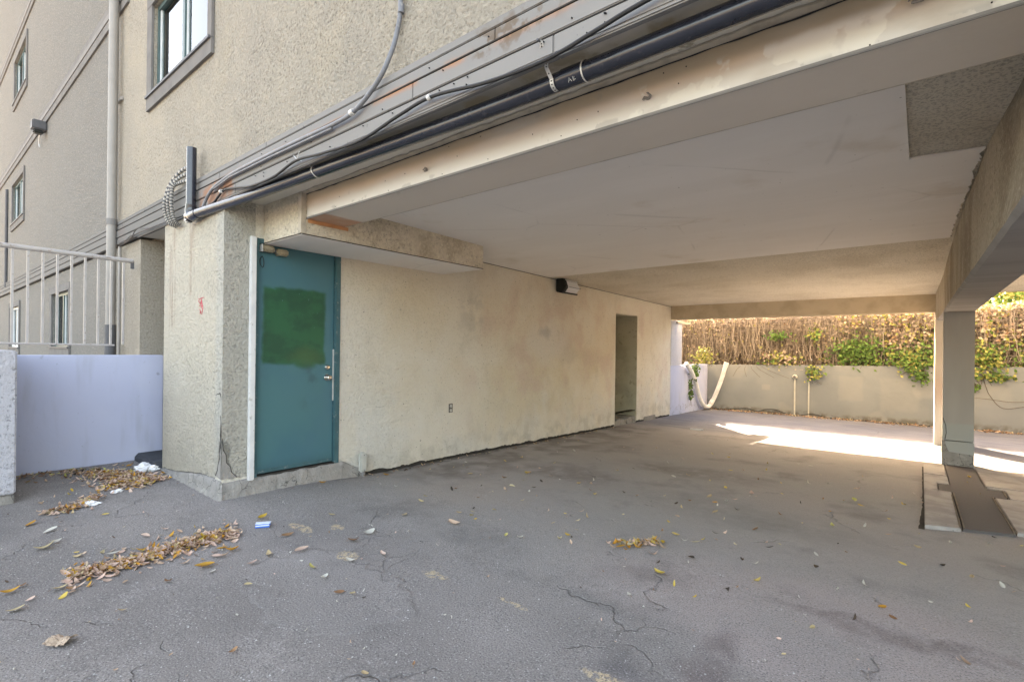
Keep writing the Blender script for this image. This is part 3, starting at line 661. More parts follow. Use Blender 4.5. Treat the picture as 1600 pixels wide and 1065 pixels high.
# rear beam, right-hand beam, columns
bx('rear_beam', -4.80, 0.215, 12.07, 12.40, 2.21, 2.80, M['rear_beam'], B, bevel=0.006)
bx('rear_beam', 0.60, WR, 12.07, 12.40, 2.54, 2.80, M['rear_beam'], B, bevel=0.006)
g = G(); y0, y1 = 1.87, 12.42; za, zb = 1.985, 2.015; x0, x1 = 0.222, 0.570
N_ = 60; vs = []
for i in range(N_+1):
    y = y0+(y1-y0)*i/N_; z = za+(zb-za)*min(1, (y-y0)/6.6); c_ = 0.006*noise.noise(Vector((0, y*4, 2)))+0.004*noise.noise(Vector((0, y*15, 2)))
    xb = 0.19+0.045*ss(12.4, 9.2, y)+0.05*ss(9.0, 2.2, y); xt = max(xb, 0.235+0.055*ss(6.5, 4.2, y)+0.08*ss(4.4, 2.9, y)) if y < 9 else xb
    vs += [(xt, y, 2.76), (xb, y, z+0.022+c_), (xb+0.02+c_, y, z), (x1-0.015, y, z), (x1, y, z+0.015), (x1, y, 2.76)]
g.add(vs, [(6*i+j, 6*i+6+j, 6*i+7+j, 6*i+1+j) for i in range(N_) for j in range(5)]); g.add(vs[:6], [(0, 1, 2, 3, 4, 5)]); g.add(vs[-6:], [(5, 4, 3, 2, 1, 0)])
o = g.obj('side_beam', [M['side_beam'], M['beam_concrete']], B)
for i, f in enumerate(o.data.polygons):
    if abs(f.normal.z) > 0.35: f.material_index = 1
# front column with patched foot
gc = gz(0.4, 9.2)
bx('column', 0.235, 0.556, 9.18, 9.58, gc+0.36, 2.012, M['column'], B, bevel=0.006)
g = G()   # patched concrete foot, a diagonal joint running across the face
zf = [gc+0.33, gc+0.20]
g.add([(0.232, 9.173, gc-0.05), (0.559, 9.173, gc-0.05), (0.559, 9.585, gc-0.05), (0.232, 9.585, gc-0.05), (0.232, 9.173, gc+0.352), (0.559, 9.173, gc+0.352), (0.559, 9.585, gc+0.352), (0.232, 9.585, gc+0.352)],
      [(0, 3, 2, 1), (4, 5, 6, 7), (0, 1, 5, 4), (1, 2, 6, 5), (2, 3, 7, 6), (3, 0, 4, 7)])
foot = g.obj('column_foot', M['concrete'], B, bevel=0.006)
g = G()   # painted render skin over the foot, broken along a diagonal
sk = [(0.232, gc+0.352), (0.232, gc+0.62), (0.262, gc+0.50), (0.270, gc+0.42), (0.262, gc+0.345), (0.284, gc+0.27), (0.305, gc+0.20), (0.559, gc+0.185), (0.559, gc+0.352)]
pl = [(0.262, gc+0.352), (0.268, gc+0.30), (0.284, gc+0.255), (0.305, gc+0.205), (0.42, gc+0.195), (0.561, gc+0.185), (0.561, gc+0.354)]
vs = [(x, 9.166, z) for x, z in pl]+[(x, 9.1725, z) for x, z in pl]; k = len(pl)
g.add(vs, [tuple(range(k)), tuple(reversed(range(k, 2*k)))]+[(i, i+k, (i+1) % k+k, (i+1) % k) for i in range(k)])
g.obj('render_skin', M['column'], B)
tb('crack', [(0.240, 9.1785, gc+0.66), (0.268, 9.1785, gc+0.56), (0.275, 9.1785, gc+0.46), (0.262, 9.1785, gc+0.372)], 0.004, M['joint'], B, 5)
g2 = gz(0.3, 11.6)
bx('column', 0.181, 0.50, 11.46, 12.05, g2-0.05, 2.065, M['column_cream'], B, bevel=0.006, label='cream painted column')
for x in (5.4,):
    bx('column', x, x+0.33, 9.3, 9.7, -0.3, 2.1, M['column'], B); bx('side_beam', x-0.01, x+0.34, 2.6, 12.3, 1.95, 2.545, M['side_beam'], B)
    bx('column', x, x+0.33, 11.5, 12.06, -0.3, 1.95, M['column_cream'], B); bx('column', x, x+0.33, 2.2, 2.58, -0.1, 2.51, M['column'], B)
bx('column', 2.6, 2.95, 2.24, 2.57, -0.05, 2.519, M['column'], B)
bx('end_wall', WR-0.25, WR, 2.63, 12.06, -0.4, 2.80, M['facade'], B)

# door wall (x = -4.8) with openings for the door and the far recess
DX = -4.8
DOOR = (2.100, 2.985, 0.20, 2.430); REC = (9.20, 10.20, -0.10, 2.185)
wall_holes('door_wall', M['door_wall'], (DX, 0, 0), (0, 1, 0), VZ, (1, 0, 0), 1.832, 12.08, 0.14, 2.752, [DOOR, (REC[0], REC[1], 0.14, REC[3])], 0.14)
# the stucco's lower edge is broken; a dark gap shows under it
g = G(); vs = []; segs = [(3.0, 9.2), (10.2, 12.08)]
for a, b_ in segs:
    n = int((b_-a)/0.025); base = len(g.v); vv = []
    for i in range(n+1):
        y = a+(b_-a)*i/n; zb_ = gz(DX+.05, y)+0.040+0.020*noise.noise(Vector((0, y*5, 7)))+0.014*noise.noise(Vector((0, y*22, 3)))
        if 3.0 <= y < 3.35: zb_ += 0.09*(1-(y-3.0)/0.35)
        vv += [(DX, y, 0.14), (DX, y, zb_), (DX-0.03, y, zb_+0.004)]
    g.add(vv, [f for i in range(n) for f in ((3*i, 3*i+1, 3*i+4, 3*i+3), (3*i+1, 3*i+2, 3*i+5, 3*i+4))])
g.obj('broken_stucco_edge', M['door_wall'], B)
bx('footing', DX-0.10, DX-0.014, 3.0, 9.19, -0.4, 0.139, M['joint'], B); bx('footing', DX-0.10, DX-0.014, 10.21, 12.07, -0.4, 0.139, M['joint'], B)
# recess
g = G(); x0 = DX-0.85
g.box(x0-0.05, x0, REC[0]-0.05, REC[1]+0.05, -0.4, 2.3); g.box(x0, DX-0.141, REC[1], REC[1]+0.05, -0.4, 2.3); g.box(x0, DX-0.141, REC[0]-0.05, REC[0], -0.4, 2.3); g.box(x0, DX-0.141, REC[0], REC[1], REC[3], REC[3]+0.05)
g.obj('recess_wall', M['recess'], B)
g = G(); g.box(DX-0.139, DX-0.001, REC[1]-0.012, REC[1]-0.001, -0.1, REC[3]); g.obj('recess_lining', M['recess'], B)
g = G()
for i in range(7): g.box(x0, DX-0.012+R.uniform(-.01, .01), REC[0]+0.004+i*0.142, REC[0]+0.004+i*0.142+0.13, -0.4, 0.005+R.uniform(-0.02, 0.015))
g.obj('recess_threshold', M['concrete'], B, bevel=0.008)
# side wall beyond recess: flap plate at foot
bx('foot_plate', DX+0.002, DX+0.03, 10.55, 11.15, gz(DX, 10.8)-0.02, gz(DX, 10.8)+0.10, M['concrete'], B, bevel=0.01)
# pier front and building core behind
def jag(n, a, b_, f):
    return [(a+(b_-a)*i/n, f(a+(b_-a)*i/n)) for i in range(n+1)]
pb = jag(90, -6.35, DX, lambda x: 0.115+0.115*ss(-6.3, -5.0, x)+0.012*noise.noise(Vector((x*6, 0, 1)))+0.012*noise.noise(Vector((x*25, 0, 4))) + (0.05*max(0, 1-abs(x+4.86)/0.07)))
vs = []
for x, z in pb: vs += [(x, 1.83, 2.752), (x, 1.83, z), (x, 1.86, z+0.004)]
g = G(); g.add(vs, [f for i in range(90) for f in ((3*i, 3*i+3, 3*i+4, 3*i+1), (3*i+1, 3*i+4, 3*i+5, 3*i+2))])
# return to the door, lower edge broken too
pr = jag(16, 1.83, 2.10, lambda y: 0.225+0.015*noise.noise(Vector((3, y*9, 4)))+0.012*noise.noise(Vector((8, y*30, 4)))+0.05*max(0, 1-abs(y-1.83)/0.06))
vs = []
for y, z in pr: vs += [(DX+0.0015, y, 2.74), (DX+0.0015, y, z), (DX-0.03, y, z)]
g.add(vs, [f for i in range(16) for f in ((3*i, 3*i+3, 3*i+4, 3*i+1), (3*i+1, 3*i+4, 3*i+5, 3*i+2))])
g.add([(-6.35, 1.83, 0.1), (-6.35, 3.9, 0.1), (-6.35, 3.9, 2.752), (-6.35, 1.83, 2.752)], [(0, 3, 2, 1)])
g.obj('pier', M['pier'], B)
# stucco broken off the pier corner: rough mortar face with dark tubes drawing the crack and the edge's shadow
fr_ = [(-4.806, 0.66), (-4.815, 0.58), (-4.810, 0.52), (-4.835, 0.47), (-4.828, 0.42), (-4.862, 0.36), (-4.872, 0.31), (-4.915, 0.255), (-4.80, 0.235), (-4.80, 0.45)]
sr_ = [(1.834, 0.60), (1.843, 0.50), (1.868, 0.45), (1.872, 0.38), (1.905, 0.34), (1.915, 0.29), (1.965, 0.235), (1.8275, 0.235)]
g = G(); g.add([(x, 1.8265, z) for x, z in fr_], [tuple(reversed(range(len(fr_))))]); g.add([(DX+0.004, y, z) for y, z in sr_], [tuple(reversed(range(len(sr_))))]); g.obj('broken_corner', M['concrete'], B)
g = G(); g.tube([(-4.822, 1.8285, 0.80), (-4.812, 1.8285, 0.74)]+[(x, 1.8275, z) for x, z in fr_[:8]], [0.002, 0.003]+[0.0055, 0.004, 0.006, 0.004, 0.006, 0.004, 0.006, 0.004], 5); g.tube([(DX+0.004, y, z) for y, z in sr_[:7]], 0.003, 5)
g.tube([(-4.93+0.0, 1.829, 0.98), (-4.84, 1.829, 1.0), (-4.815, 1.829, 0.96)], [0.002, 0.005, 0.002], 5)
g.obj('corner_crack_shadow', M['joint'], B)
bx('core_block', -6.34, DX-0.9, 1.90, 12.05, -0.3, 2.75, M['joint'], B)
bx('core_block', DX-0.9, DX-0.16, 1.90, 9.1, -0.3, 2.75, M['joint'], B); bx('core_block', DX-0.9, DX-0.16, 10.3, 12.05, -0.3, 2.75, M['joint'], B)
# concrete foundation wrapping the pier and running under the door: irregular section swept
path = []
for i in range(60): path.append((Vector((-6.36+1.56*i/59, 1.835, 0)), Vector((0, -1, 0)), -6.36+1.56*i/59))
for i in range(7):
    a = -math.pi/2+(i+0.5)/7*math.pi/2; path.append((Vector((DX, 1.835, 0)), Vector((math.cos(a), math.sin(a), 0)), -4.8))
for i in range(60): path.append((Vector((DX, 1.835+1.42*i/59, 0)), Vector((1, 0, 0)), -4.8+i/59))
vs = []; m_ = 6
for k, (q, nn, s_) in enumerate(path):
    if k < 60: top = 0.10+0.12*ss(-6.3, -5.0, q.x); pro = 0.006+0.020*ss(-6.2, -5.0, q.x)
    else: top = 0.205-0.10*ss(3.0, 3.25, q.y); pro = 0.030-0.01*ss(2.6, 3.2, q.y)
    r1 = 0.014*noise.noise(Vector((k*0.21, 1, 2))); r2 = 0.02*noise.noise(Vector((k*0.5, 5, 2)))
    lo = gz(q.x+nn.x*.05, q.y+nn.y*.05)-0.03
    for (d, z) in ((-0.06, top+0.01), (0.004+r1*0.3, top+r1*0.5), (pro*0.75+r1, top-0.02+r1), (pro+r1, top*0.55+lo*0.45+0.01), (pro+0.008+r2, lo+0.05), (pro+0.028+r2, lo)):
        p_ = q+nn*d; vs.append((p_.x, p_.y, z))
fs = [(m_*i+j, m_*i+m_+j, m_*i+m_+1+j, m_*i+1+j) for i in range(len(path)-1) for j in range(m_-1)]
link('foundation', mesh(vs, [tuple(reversed(f)) for f in fs], True), M['concrete'], B)
# bulkhead over the door
g = G(); g.box(DX+0.002, -4.10, 2.175, 4.46, 2.388, 2.750); g.obj('bulkhead', M['bulkhead'], B, bevel=0.004)
bx('bulkhead_soffit', DX+0.006, -4.104, 2.18, 4.455, 2.378, 2.3875, M['drywall'], B)
bx('corner_board', -4.150, -4.096, 2.168, 2.2115, 2.392, 2.742, M['wood_pale'], B, bevel=0.002)
g = G(); g.tube([(-4.098, 2.18, 2.385), (-4.098, 3.0, 2.383), (-4.098, 4.458, 2.385)], 0.004, 6); g.tube([(-4.79, 2.172, 2.386), (-4.1, 2.172, 2.386)], 0.004, 6)
g.obj('corner_bead', M['joint'], B)
# orange primer strip under the beam end
bx('primer_strip', -4.0985, -4.0935, 2.23, 2.62, 2.488, 2.519, plain('orange_primer', (0.55, 0.27, 0.13), 0.7, 0.3), B)
# cap of drywall over the door wall top: dark joint line
g = G(); n = 60
g.tube([(DX+0.004, 4.47+7.6*i/n, cz(4.47+7.6*i/n)-0.018+0.003*noise.noise(Vector((i*0.7, 0, 0)))) for i in range(n+1)], 0.005, 5); g.obj('ceiling_joint', M['joint'], B)

# the teal door
D = bpy.data.objects.new('door', None); C.objects.link(D); D.parent = B
g = G(); fx0, fx1 = DX-0.10, DX+0.012
g.box(fx0, fx1, 2.101, 2.135, 0.2, 2.43); g.box(fx0, fx1, 2.929, 2.984, 0.2, 2.43); g.box(fx0, fx1-0.001, 2.135, 2.929, 2.385, 2.429); g.obj('frame', M['door_frame'], D, bevel=0.004)
bx('slab', DX-0.075, DX-0.022, 2.138, 2.924, 0.222, 2.382, M['door'], D, bevel=0.003)
bx('threshold', DX-0.12, DX+0.008, 2.136, 2.928, 0.196, 0.214, M['joint'], D)
bx('trim', DX+0.003, DX+0.045, 2.046, 2.098, 0.19, 2.432, M['white_trim'], D, bevel=0.006)
bx('bottom_sweep', DX-0.021, DX-0.016, 2.14, 2.92, 0.226, 0.262, M['door_frame'], D)
xk = DX-0.0215
def lathe(g, c, ax_, prof, n=16):
    ax_ = Vector(ax_).normalized(); u = ax_.orthogonal().normalized(); w_ = ax_.cross(u); vs = []
    for (d, r_) in prof:
        for j in range(n):
            a = 2*math.pi*j/n; vs.append(Vector(c)+ax_*d+(u*math.cos(a)+w_*math.sin(a))*r_)
    k = len(prof); g.add(vs, [(i*n+j, i*n+(j+1) % n, (i+1)*n+(j+1) % n, (i+1)*n+j) for i in range(k-1) for j in range(n)]+[tuple(reversed(range(n))), tuple(range((k-1)*n, k*n))])
g = G(); lathe(g, (xk, 2.851, 1.105), (1, 0, 0), [(0, 0.033), (0.006, 0.033), (0.010, 0.016), (0.03, 0.013), (0.036, 0.022), (0.05, 0.029), (0.062, 0.026), (0.068, 0.014), (0.069, 0.004)]); g.obj('knob', M['chrome'], D, smooth=True)
g = G(); lathe(g, (xk, 2.852, 1.212), (1, 0, 0), [(0, 0.031), (0.012, 0.029), (0.02, 0.022), (0.024, 0.020), (0.026, 0.010)]); g.obj('deadbolt', M['chrome'], D, smooth=True)
bx('latch_guard', xk+0.001, xk+0.006, 2.914, 2.934, 0.86, 1.40, M['strap'], D, bevel=0.002)
# corroded twin bracket at the door head and wire loop
cl = bpy.data.objects.new('door_closer', None); C.objects.link(cl); cl.parent = D
for k, (ya, yb, zo) in enumerate(((2.150, 2.262, 2.338), (2.285, 2.395, 2.322))):
    bx('bracket_box', xk, xk+0.075, ya, yb, zo-0.030, zo+0.030, M['brass'], cl, bevel=0.012)
bx('shaft', xk+0.02, xk+0.05, 2.263, 2.284, 2.312, 2.345, M['dark_grey'], cl); bx('end_plate', xk+0.002, xk+0.072, 2.143, 2.149, 2.306, 2.372, M['strap'], cl)
g = G(); g.tube(smooth_path([(xk+0.01, 2.17, 2.27), (xk+0.012, 2.15, 2.235), (xk+0.01, 2.155, 2.19), (xk+0.012, 2.175, 2.165), (xk+0.012, 2.185, 2.20), (xk+0.01, 2.18, 2.25), (xk+0.01, 2.17, 2.27)], 5), 0.003, 6); g.obj('wire_loop', M['black_rubber'], D, smooth=True)

# ------------------------------------------------------------------ things on the building
def single(o, label, cat, group=None): return tag(o, label, cat, group)
# downpipe
T = Thing('downpipe', (-8.22, FY-0.09, 0.9), 'tall beige downpipe running up the stucco facade behind the railing', 'downpipe')
T.add(tb('pipe', [(-8.22, FY-0.09, 1.68), (-8.22, FY-0.09, 12.4)], 0.054, M['downpipe'], n=16))
T.add(tb('foot_sleeve', [(-8.22, FY-0.09, 0.1), (-8.22, FY-0.09, 1.68)], 0.062, M['dark_grey'], n=16))
T.add(tb('coupling', [(-8.22, FY-0.09, 2.98), (-8.22, FY-0.09, 3.06)], 0.060, M['trim_light'], n=16))
T.add(bx('bracket', -8.32, -8.12, FY-0.03, FY-0.005, 4.62, 4.66, M['downpipe'])); T.add(bx('bracket', -8.32, -8.12, FY-0.03, FY-0.005, 7.8, 7.84, M['downpipe']))
single(tb('conduit', [(-8.0, FY-0.05, 0.2), (-8.0, FY-0.05, 2.68)], 0.018, M['downpipe']), 'thin beige conduit beside the foot of the downpipe', 'conduit')
# black drain pipe under the soffit
T = Thing('drain_pipe', (-5.4, 1.78, 2.66), 'long black plastic drain pipe slung under the soffit', 'drain pipe')
run = [(-5.46, 1.765, 2.655), (-5.28, 1.775, 2.658), (-4.45, 1.86, 2.676), (-3.45, 1.915, 2.690), (-2.4, 1.945, 2.685), (-1.65, 1.95, 2.672), (-0.5, 1.95, 2.676), (1.5, 1.95, 2.680), (4.0, 1.95, 2.685)]
T.add(tb('pipe', smooth_path(run, 5), 0.0435, M['black_plastic'], n=20))
T.add(tb('upright_pipe', [(-5.40, 1.765, 2.70), (-5.40, 1.765, 3.30)], 0.042, M['black_plastic'], n=20))
T.add(tb('elbow', smooth_path([(-5.40, 1.765, 2.76), (-5.41, 1.765, 2.68), (-5.36, 1.768, 2.645), (-5.26, 1.776, 2.657)], 5), 0.047, M['black_plastic'], n=18))
T.add(tb('coupling', [(-1.30, 1.95, 2.6735), (-1.17, 1.95, 2.6740)], 0.0455, M['black_plastic'], n=20))
g = G(); g.tube([(-1.185, 1.95, 2.674), (-1.178, 1.95, 2.674)], 0.0462, 20); T.add(g.obj('coupling_ring', M['strap']))
g = G()   # white mark printed on the coupling
mk = lambda x, a: (x, 1.95-0.0462*math.cos(a), 2.6735-0.0462*math.sin(a))
for pth in ([mk(-1.255, 0.95), mk(-1.246, 0.55), mk(-1.237, 0.95)], [mk(-1.251, 0.78), mk(-1.241, 0.78)], [mk(-1.228, 0.95), mk(-1.228, 0.55), mk(-1.218, 0.62), mk(-1.226, 0.75), mk(-1.216, 0.86), mk(-1.228, 0.95)]):
    g.tube(pth, 0.0012, 4)
T.add(g.obj('printed_mark', M['strap']))
T.add(bx('end_cap', -5.50, -5.42, 1.735, 1.80, 2.60, 2.66, M['black_plastic'], bevel=0.012))
# perforated strap hanging the pipe
def strap(name, x, label, zt):
    g = G(); n = 22; pts_ = [(x, 1.805, zt)]+[(x+0.006*math.sin(k), 1.805+k*0.006, zt-k*(zt-2.70)/12) for k in range(1, 12)]
    for k in range(9):
        a = math.pi*(0.05+k/8*0.95); pts_.append((x, 1.948-0.047*math.cos(a-0.2)*1.0, 2.676-0.047*math.sin(a)))
    pts_ = [Vector(q) for q in pts_]; vs = []
    for q in pts_: vs += [q+Vector((-0.010, 0, 0)), q+Vector((0.010, 0, 0)), q+Vector((0.010, -0.0015, -0.001)), q+Vector((-0.010, -0.0015, -0.001))]
    k = len(pts_); g.add(vs, [f for i in range(k-1) for f in ((4*i, 4*i+1, 4*i+5, 4*i+4), (4*i+3, 4*i+7, 4*i+6, 4*i+2), (4*i, 4*i+4, 4*i+7, 4*i+3), (4*i+1, 4*i+2, 4*i+6, 4*i+5))])
    t_ = Thing(name, (x, 1.8, 2.7), label, 'pipe strap')
    t_.add(g.obj('band', M['strap']))
    g = G()
    for i in range(0, k-1):
        q = (pts_[i]+pts_[i+1])/2; g.tube([q+Vector((0, -0.0018, -0.0012)), q+Vector((0, -0.0032, -0.0022))], 0.0035, 6)
    t_.add(g.obj('holes', M['dark'], kind='stuff'))
    g = G(); g.tube([(x, 1.80, zt-0.004), (x, 1.788, zt-0.004)], 0.006, 8); t_.add(g.obj('screw', M['dark_grey']))
strap('pipe_strap', -1.335, 'white perforated metal strap holding the black pipe beside its coupling', 2.80)
g = G(); n = 24
g.tube([(-3.40+0.01*math.sin(a*1.5), 1.915-0.047*math.cos(a), 2.69+0.047*math.sin(a)) for a in [math.pi*2*k/n for k in range(n+1)]], 0.0035, 5)
g.tube(smooth_path([(-3.40, 1.87, 2.71), (-3.43, 1.83, 2.74), (-3.47, 1.80, 2.76), (-3.50, 1.79, 2.79)], 5), 0.003, 5); g.tube([(-3.47, 1.80, 2.76), (-3.42, 1.79, 2.80)], 0.003, 5)
single(g.obj('tie_wire', M['strap'], smooth=True), 'twisted pale wire tying the black pipe and cable, left of the perforated strap', 'tie wire')
# slack black cable
cab = [(-5.19, 1.765, 2.665), (-4.95, 1.79, 2.70), (-4.74, 1.80, 2.778), (-4.45, 1.795, 2.745), (-4.18, 1.79, 2.705), (-3.80, 1.79, 2.700), (-3.47, 1.79, 2.745), (-3.12, 1.79, 2.715), (-2.68, 1.79, 2.690), (-2.32, 1.79, 2.735), (-2.03, 1.79, 2.758), (-1.63, 1.79, 2.705), (-1.29, 1.79, 2.690), (-1.03, 1.79, 2.722), (-0.84, 1.79, 2.748), (-0.4, 1.79, 2.78), (0.4, 1.79, 2.77), (2, 1.79, 2.76), (3.5, 1.79, 2.76)]
T = Thing('cable', (-3, 1.8, 2.7), 'thick black cable sagging along the grey fascia boards', 'cable')
T.add(tb('cable_run', smooth_path(cab, 8), 0.0095, M['black_rubber'], n=8))
for (x, z) in ((-4.78, 2.772), (-2.06, 2.757)):
    T.add(tb('clip', [(x, 1.79, z), (x+0.02, 1.79, z+0.004)], 0.017, M['strap'], n=10))
# grey conduit coming down the stucco then along the fascia
con = [(-2.33, 1.835, 5.0), (-2.35, 1.835, 4.2), (-2.36, 1.835, 3.45), (-2.385, 1.83, 3.26), (-2.42, 1.80, 3.10), (-2.52, 1.785, 2.98), (-2.72, 1.78, 2.885), (-2.95, 1.785, 2.868), (-3.4, 1.79, 2.880), (-3.95, 1.79, 2.885), (-4.5, 1.79, 2.882), (-4.86, 1.79, 2.850), (-5.02, 1.785, 2.80), (-5.12, 1.78, 2.72), (-5.16, 1.775, 2.66)]
T = Thing('conduit', (-3, 1.8, 3.0), 'grey plastic conduit curving down the stucco onto the fascia', 'conduit')
T.add(tb('conduit_run', smooth_path(con, 6), 0.0135, M['grey_pvc'], n=10))
T.add(tb('coupling', [(-2.357, 1.835, 3.36), (-2.355, 1.835, 3.41)], 0.018, M['grey_pvc'])); T.add(tb('clip', [(-2.74, 1.78, 2.882), (-2.77, 1.78, 2.876)], 0.020, M['strap']))
tag(tb('conduit', [(-3.0, 1.79, 2.850), (-3.9, 1.79, 2.862), (-4.6, 1.79, 2.862), (-4.92, 1.79, 2.825)], 0.009, M['grey_pvc']), 'thin grey conduit lying just below the curved one on the fascia', 'conduit')
# flexible metal conduits
FL = ['outermost of the three corrugated metal hoses left of the black upright pipe', 'middle of the three corrugated metal hoses left of the black upright pipe', 'innermost of the three corrugated metal hoses left of the black upright pipe']
for k in range(3):
    o_ = k*0.10
    pth = smooth_path([(-5.60-k*0.035, 1.84, 3.20-k*0.065), (-5.80-k*0.01, 1.80, 3.17-k*0.055), (-5.98+o_*0.5, 1.76, 3.06-k*0.02), (-6.08+o_, 1.745, 2.90), (-6.06+o_, 1.745, 2.77), (-5.98+o_*0.8, 1.76, 2.67), (-5.90+o_*0.5, 1.80, 2.63)], 16)
    rr = [0.019 if i % 2 else 0.013 for i in range(len(pth))]
    g = G(); g.tube(pth, rr, 10)
    n_ = len(pth)-1; g.mi = [0 if (q//10) % 4 in (0, 1) else 1 for q in range(n_*10)]+[0, 0]  # dark rings paint the shade of the grooves onto the hose
    o = g.obj('flexible_conduit', [M['flex'], M['dark_grey']]); tag(o, FL[k], 'flexible conduit', 'corrugated metal hoses bundled at the pier top')
# loose thin wires along the lower fascia
g = G()
for k in range(4):
    g.tube(smooth_path([(-7.9+R.uniform(-.1, .1), 1.80, 2.70+R.uniform(-.03, .03)), (-7.5, 1.79, 2.74+R.uniform(-.05, .04)), (-7.2, 1.79, 2.76+R.uniform(-.04, .04)), (-6.7, 1.79, 2.73+R.uniform(-.02, .02)), (-6.2, 1.79, 2.72), (-5.5, 1.785, 2.70+R.uniform(-.01, .02))], 6), 0.005, 5)
single(g.obj('loose_wires', M['black_rubber'], smooth=True), 'tangled thin black wires along the bottom of the fascia by the downpipe', 'wires')
# facade lamp far along
T = Thing('facade_lamp', (-13.5, FY-0.1, 5.7), 'small grey box lamp hanging under the string course', 'wall lamp')
T.add(bx('housing', -13.68, -13.42, FY-0.22, FY-0.002, 5.62, 5.80, M['dark_grey'], bevel=0.02)); T.add(bx('lens', -13.60, -13.44, FY-0.20, FY-0.05, 5.55, 5.615, M['black_housing'], bevel=0.02))
T.add(tb('lead', smooth_path([(-13.7, FY-0.05, 5.75), (-13.9, FY-0.05, 5.62), (-14.0, FY-0.04, 5.5), (-13.95, FY-0.04, 5.42)], 5), 0.012, M['strap'], n=6))
single(tb('conduit', [(-18.85, FY-0.03, 2.9), (-18.85, FY-0.03, 5.5)], 0.03, M['dark_grey'], n=6), 'dark vertical conduit at the far end of the facade', 'conduit')
# lamp under the ceiling on the door wall
T = Thing('wall_light', (DX, 7.25, 2.4), 'black wall-pack light with ribbed glass high on the carport wall', 'wall light')
yc, z0, z1 = 7.25, 2.375, 2.625
g = G(); g.add([(DX+.002, yc-.22, z0+.03), (DX+.13, yc-.22, z0), (DX+.21, yc-.22, z0+.10), (DX+.15, yc-.22, z1), (DX+.002, yc-.22, z1),
                (DX+.002, yc+.20, z0+.03), (DX+.13, yc+.20, z0), (DX+.21, yc+.20, z0+.10), (DX+.15, yc+.20, z1), (DX+.002, yc+.20, z1)],
      [(0, 1, 2, 3, 4), (9, 8, 7, 6, 5), (0, 5, 6, 1), (1, 6, 7, 2), (2, 7, 8, 3), (3, 8, 9, 4), (4, 9, 5, 0)])
T.add(g.obj('housing', M['black_housing'], bevel=0.012))
g = G()
for k in range(9):
    a = yc-.145+k*0.037; g.add([(DX+.150, a, z1-.03), (DX+.150, a+.034, z1-.03), (DX+.225, a+.034, z0+.10), (DX+.225, a, z0+.10), (DX+.15, a, z0+.02), (DX+.15, a+.034, z0+.02), (DX+.170, a+.017, z1-.03), (DX+.243, a+.017, z0+.10)],
        [(0, 6, 7, 3), (6, 1, 2, 7), (3, 7, 2, 5, 4), (0, 3, 4), (1, 5, 2)])
T.add(g.obj('lens', M['lamp_glass'], kind='stuff'))
for k in range(10): T.add(bx('lens_rib', DX+.232, DX+.246, yc-.148+k*0.037, yc-.142+k*0.037, z0+.095, z0+.104, M['black_housing']))
T.add(bx('rim', DX+.145, DX+.165, yc-.165, yc+.20, z1-.03, z1-.012, M['strap'])); T.add(bx('bottom_rim', DX+.15, DX+.175, yc-.165, yc+.20, z0-.004, z0+.018, M['black_housing']))
T.add(bx('mounting_plate', DX+.001, DX+.10, yc-.02, yc+.24, z1+.002, z1+.028, plain('rusty_plate', (0.22, 0.14, 0.10), 0.8, 0.2)))
# outlet
T = Thing('outlet', (DX, 4.62, 0.64), 'small weathered double outlet on the cream wall', 'outlet')
T.add(bx('plate', DX+.002, DX+.008, 4.585, 4.655, 0.585, 0.700, M['outlet'], bevel=0.002))
for z in (0.612, 0.668):
    g = G(); lathe(g, (DX+.008, 4.62, z), (1, 0, 0), [(0, .020), (.004, .020), (.005, .018)], 14); r_ = g.obj('receptacle', M['strap'], smooth=True); T.add(r_)
    g = G(); g.box(DX+.0132, DX+.0145, 4.609, 4.613, z-.006, z+.006); g.box(DX+.0132, DX+.0145, 4.626, 4.630, z-.006, z+.006); T.add(g.obj('slots', M['dark']))
# capped pipe stub near the door
T = Thing('pipe_stub', (DX+.04, 3.25, 0), 'cream painted conduit body standing by the wall right of the teal door', 'conduit body')
T.add(tb('stub', [(DX+.045, 3.268, -0.03), (DX+.045, 3.262, 0.06)], 0.024, M['trim_light'], n=14)); T.add(bx('body', DX+.012, DX+.075, 3.215, 3.290, 0.055, 0.275, M['standpipe'], bevel=0.018)); T.add(bx('cover', DX+.0755, DX+.080, 3.222, 3.283, 0.075, 0.255, M['standpipe'], bevel=0.002))
g = G()
for z in (0.085, 0.245): g.tube([(DX+.080, 3.252, z), (DX+.083, 3.252, z)], 0.005, 8)
T.add(g.obj('screws', M['dark_grey']))
# red scribble on the pier
g = G(); yy = 1.829
S = lambda pts_: g.tube([(-5.30+x*1.25, yy, 1.80+z*1.1) for x, z in pts_], 0.004, 4)
S([(-0.055, 0.065), (-0.035, 0.055), (-0.012, 0.066), (0.045, 0.068)]); S([(0.0, 0.062), (0.005, -0.02), (0.03, -0.03), (0.012, -0.075)]); S([(0.0, 0.05), (-0.03, -0.005), (0.035, -0.002)])
S([(0.0, 0.06), (0.035, -0.03)]); S([(-0.035, -0.03), (-0.015, -0.04), (-0.02, -0.07), (0.0, -0.05)]); S([(-0.05, 0.05), (-0.045, 0.03), (-0.02, 0.025)])
single(g.obj('graffiti', M['red_marker']), 'small faint red scribble on the cream pier', 'graffiti')

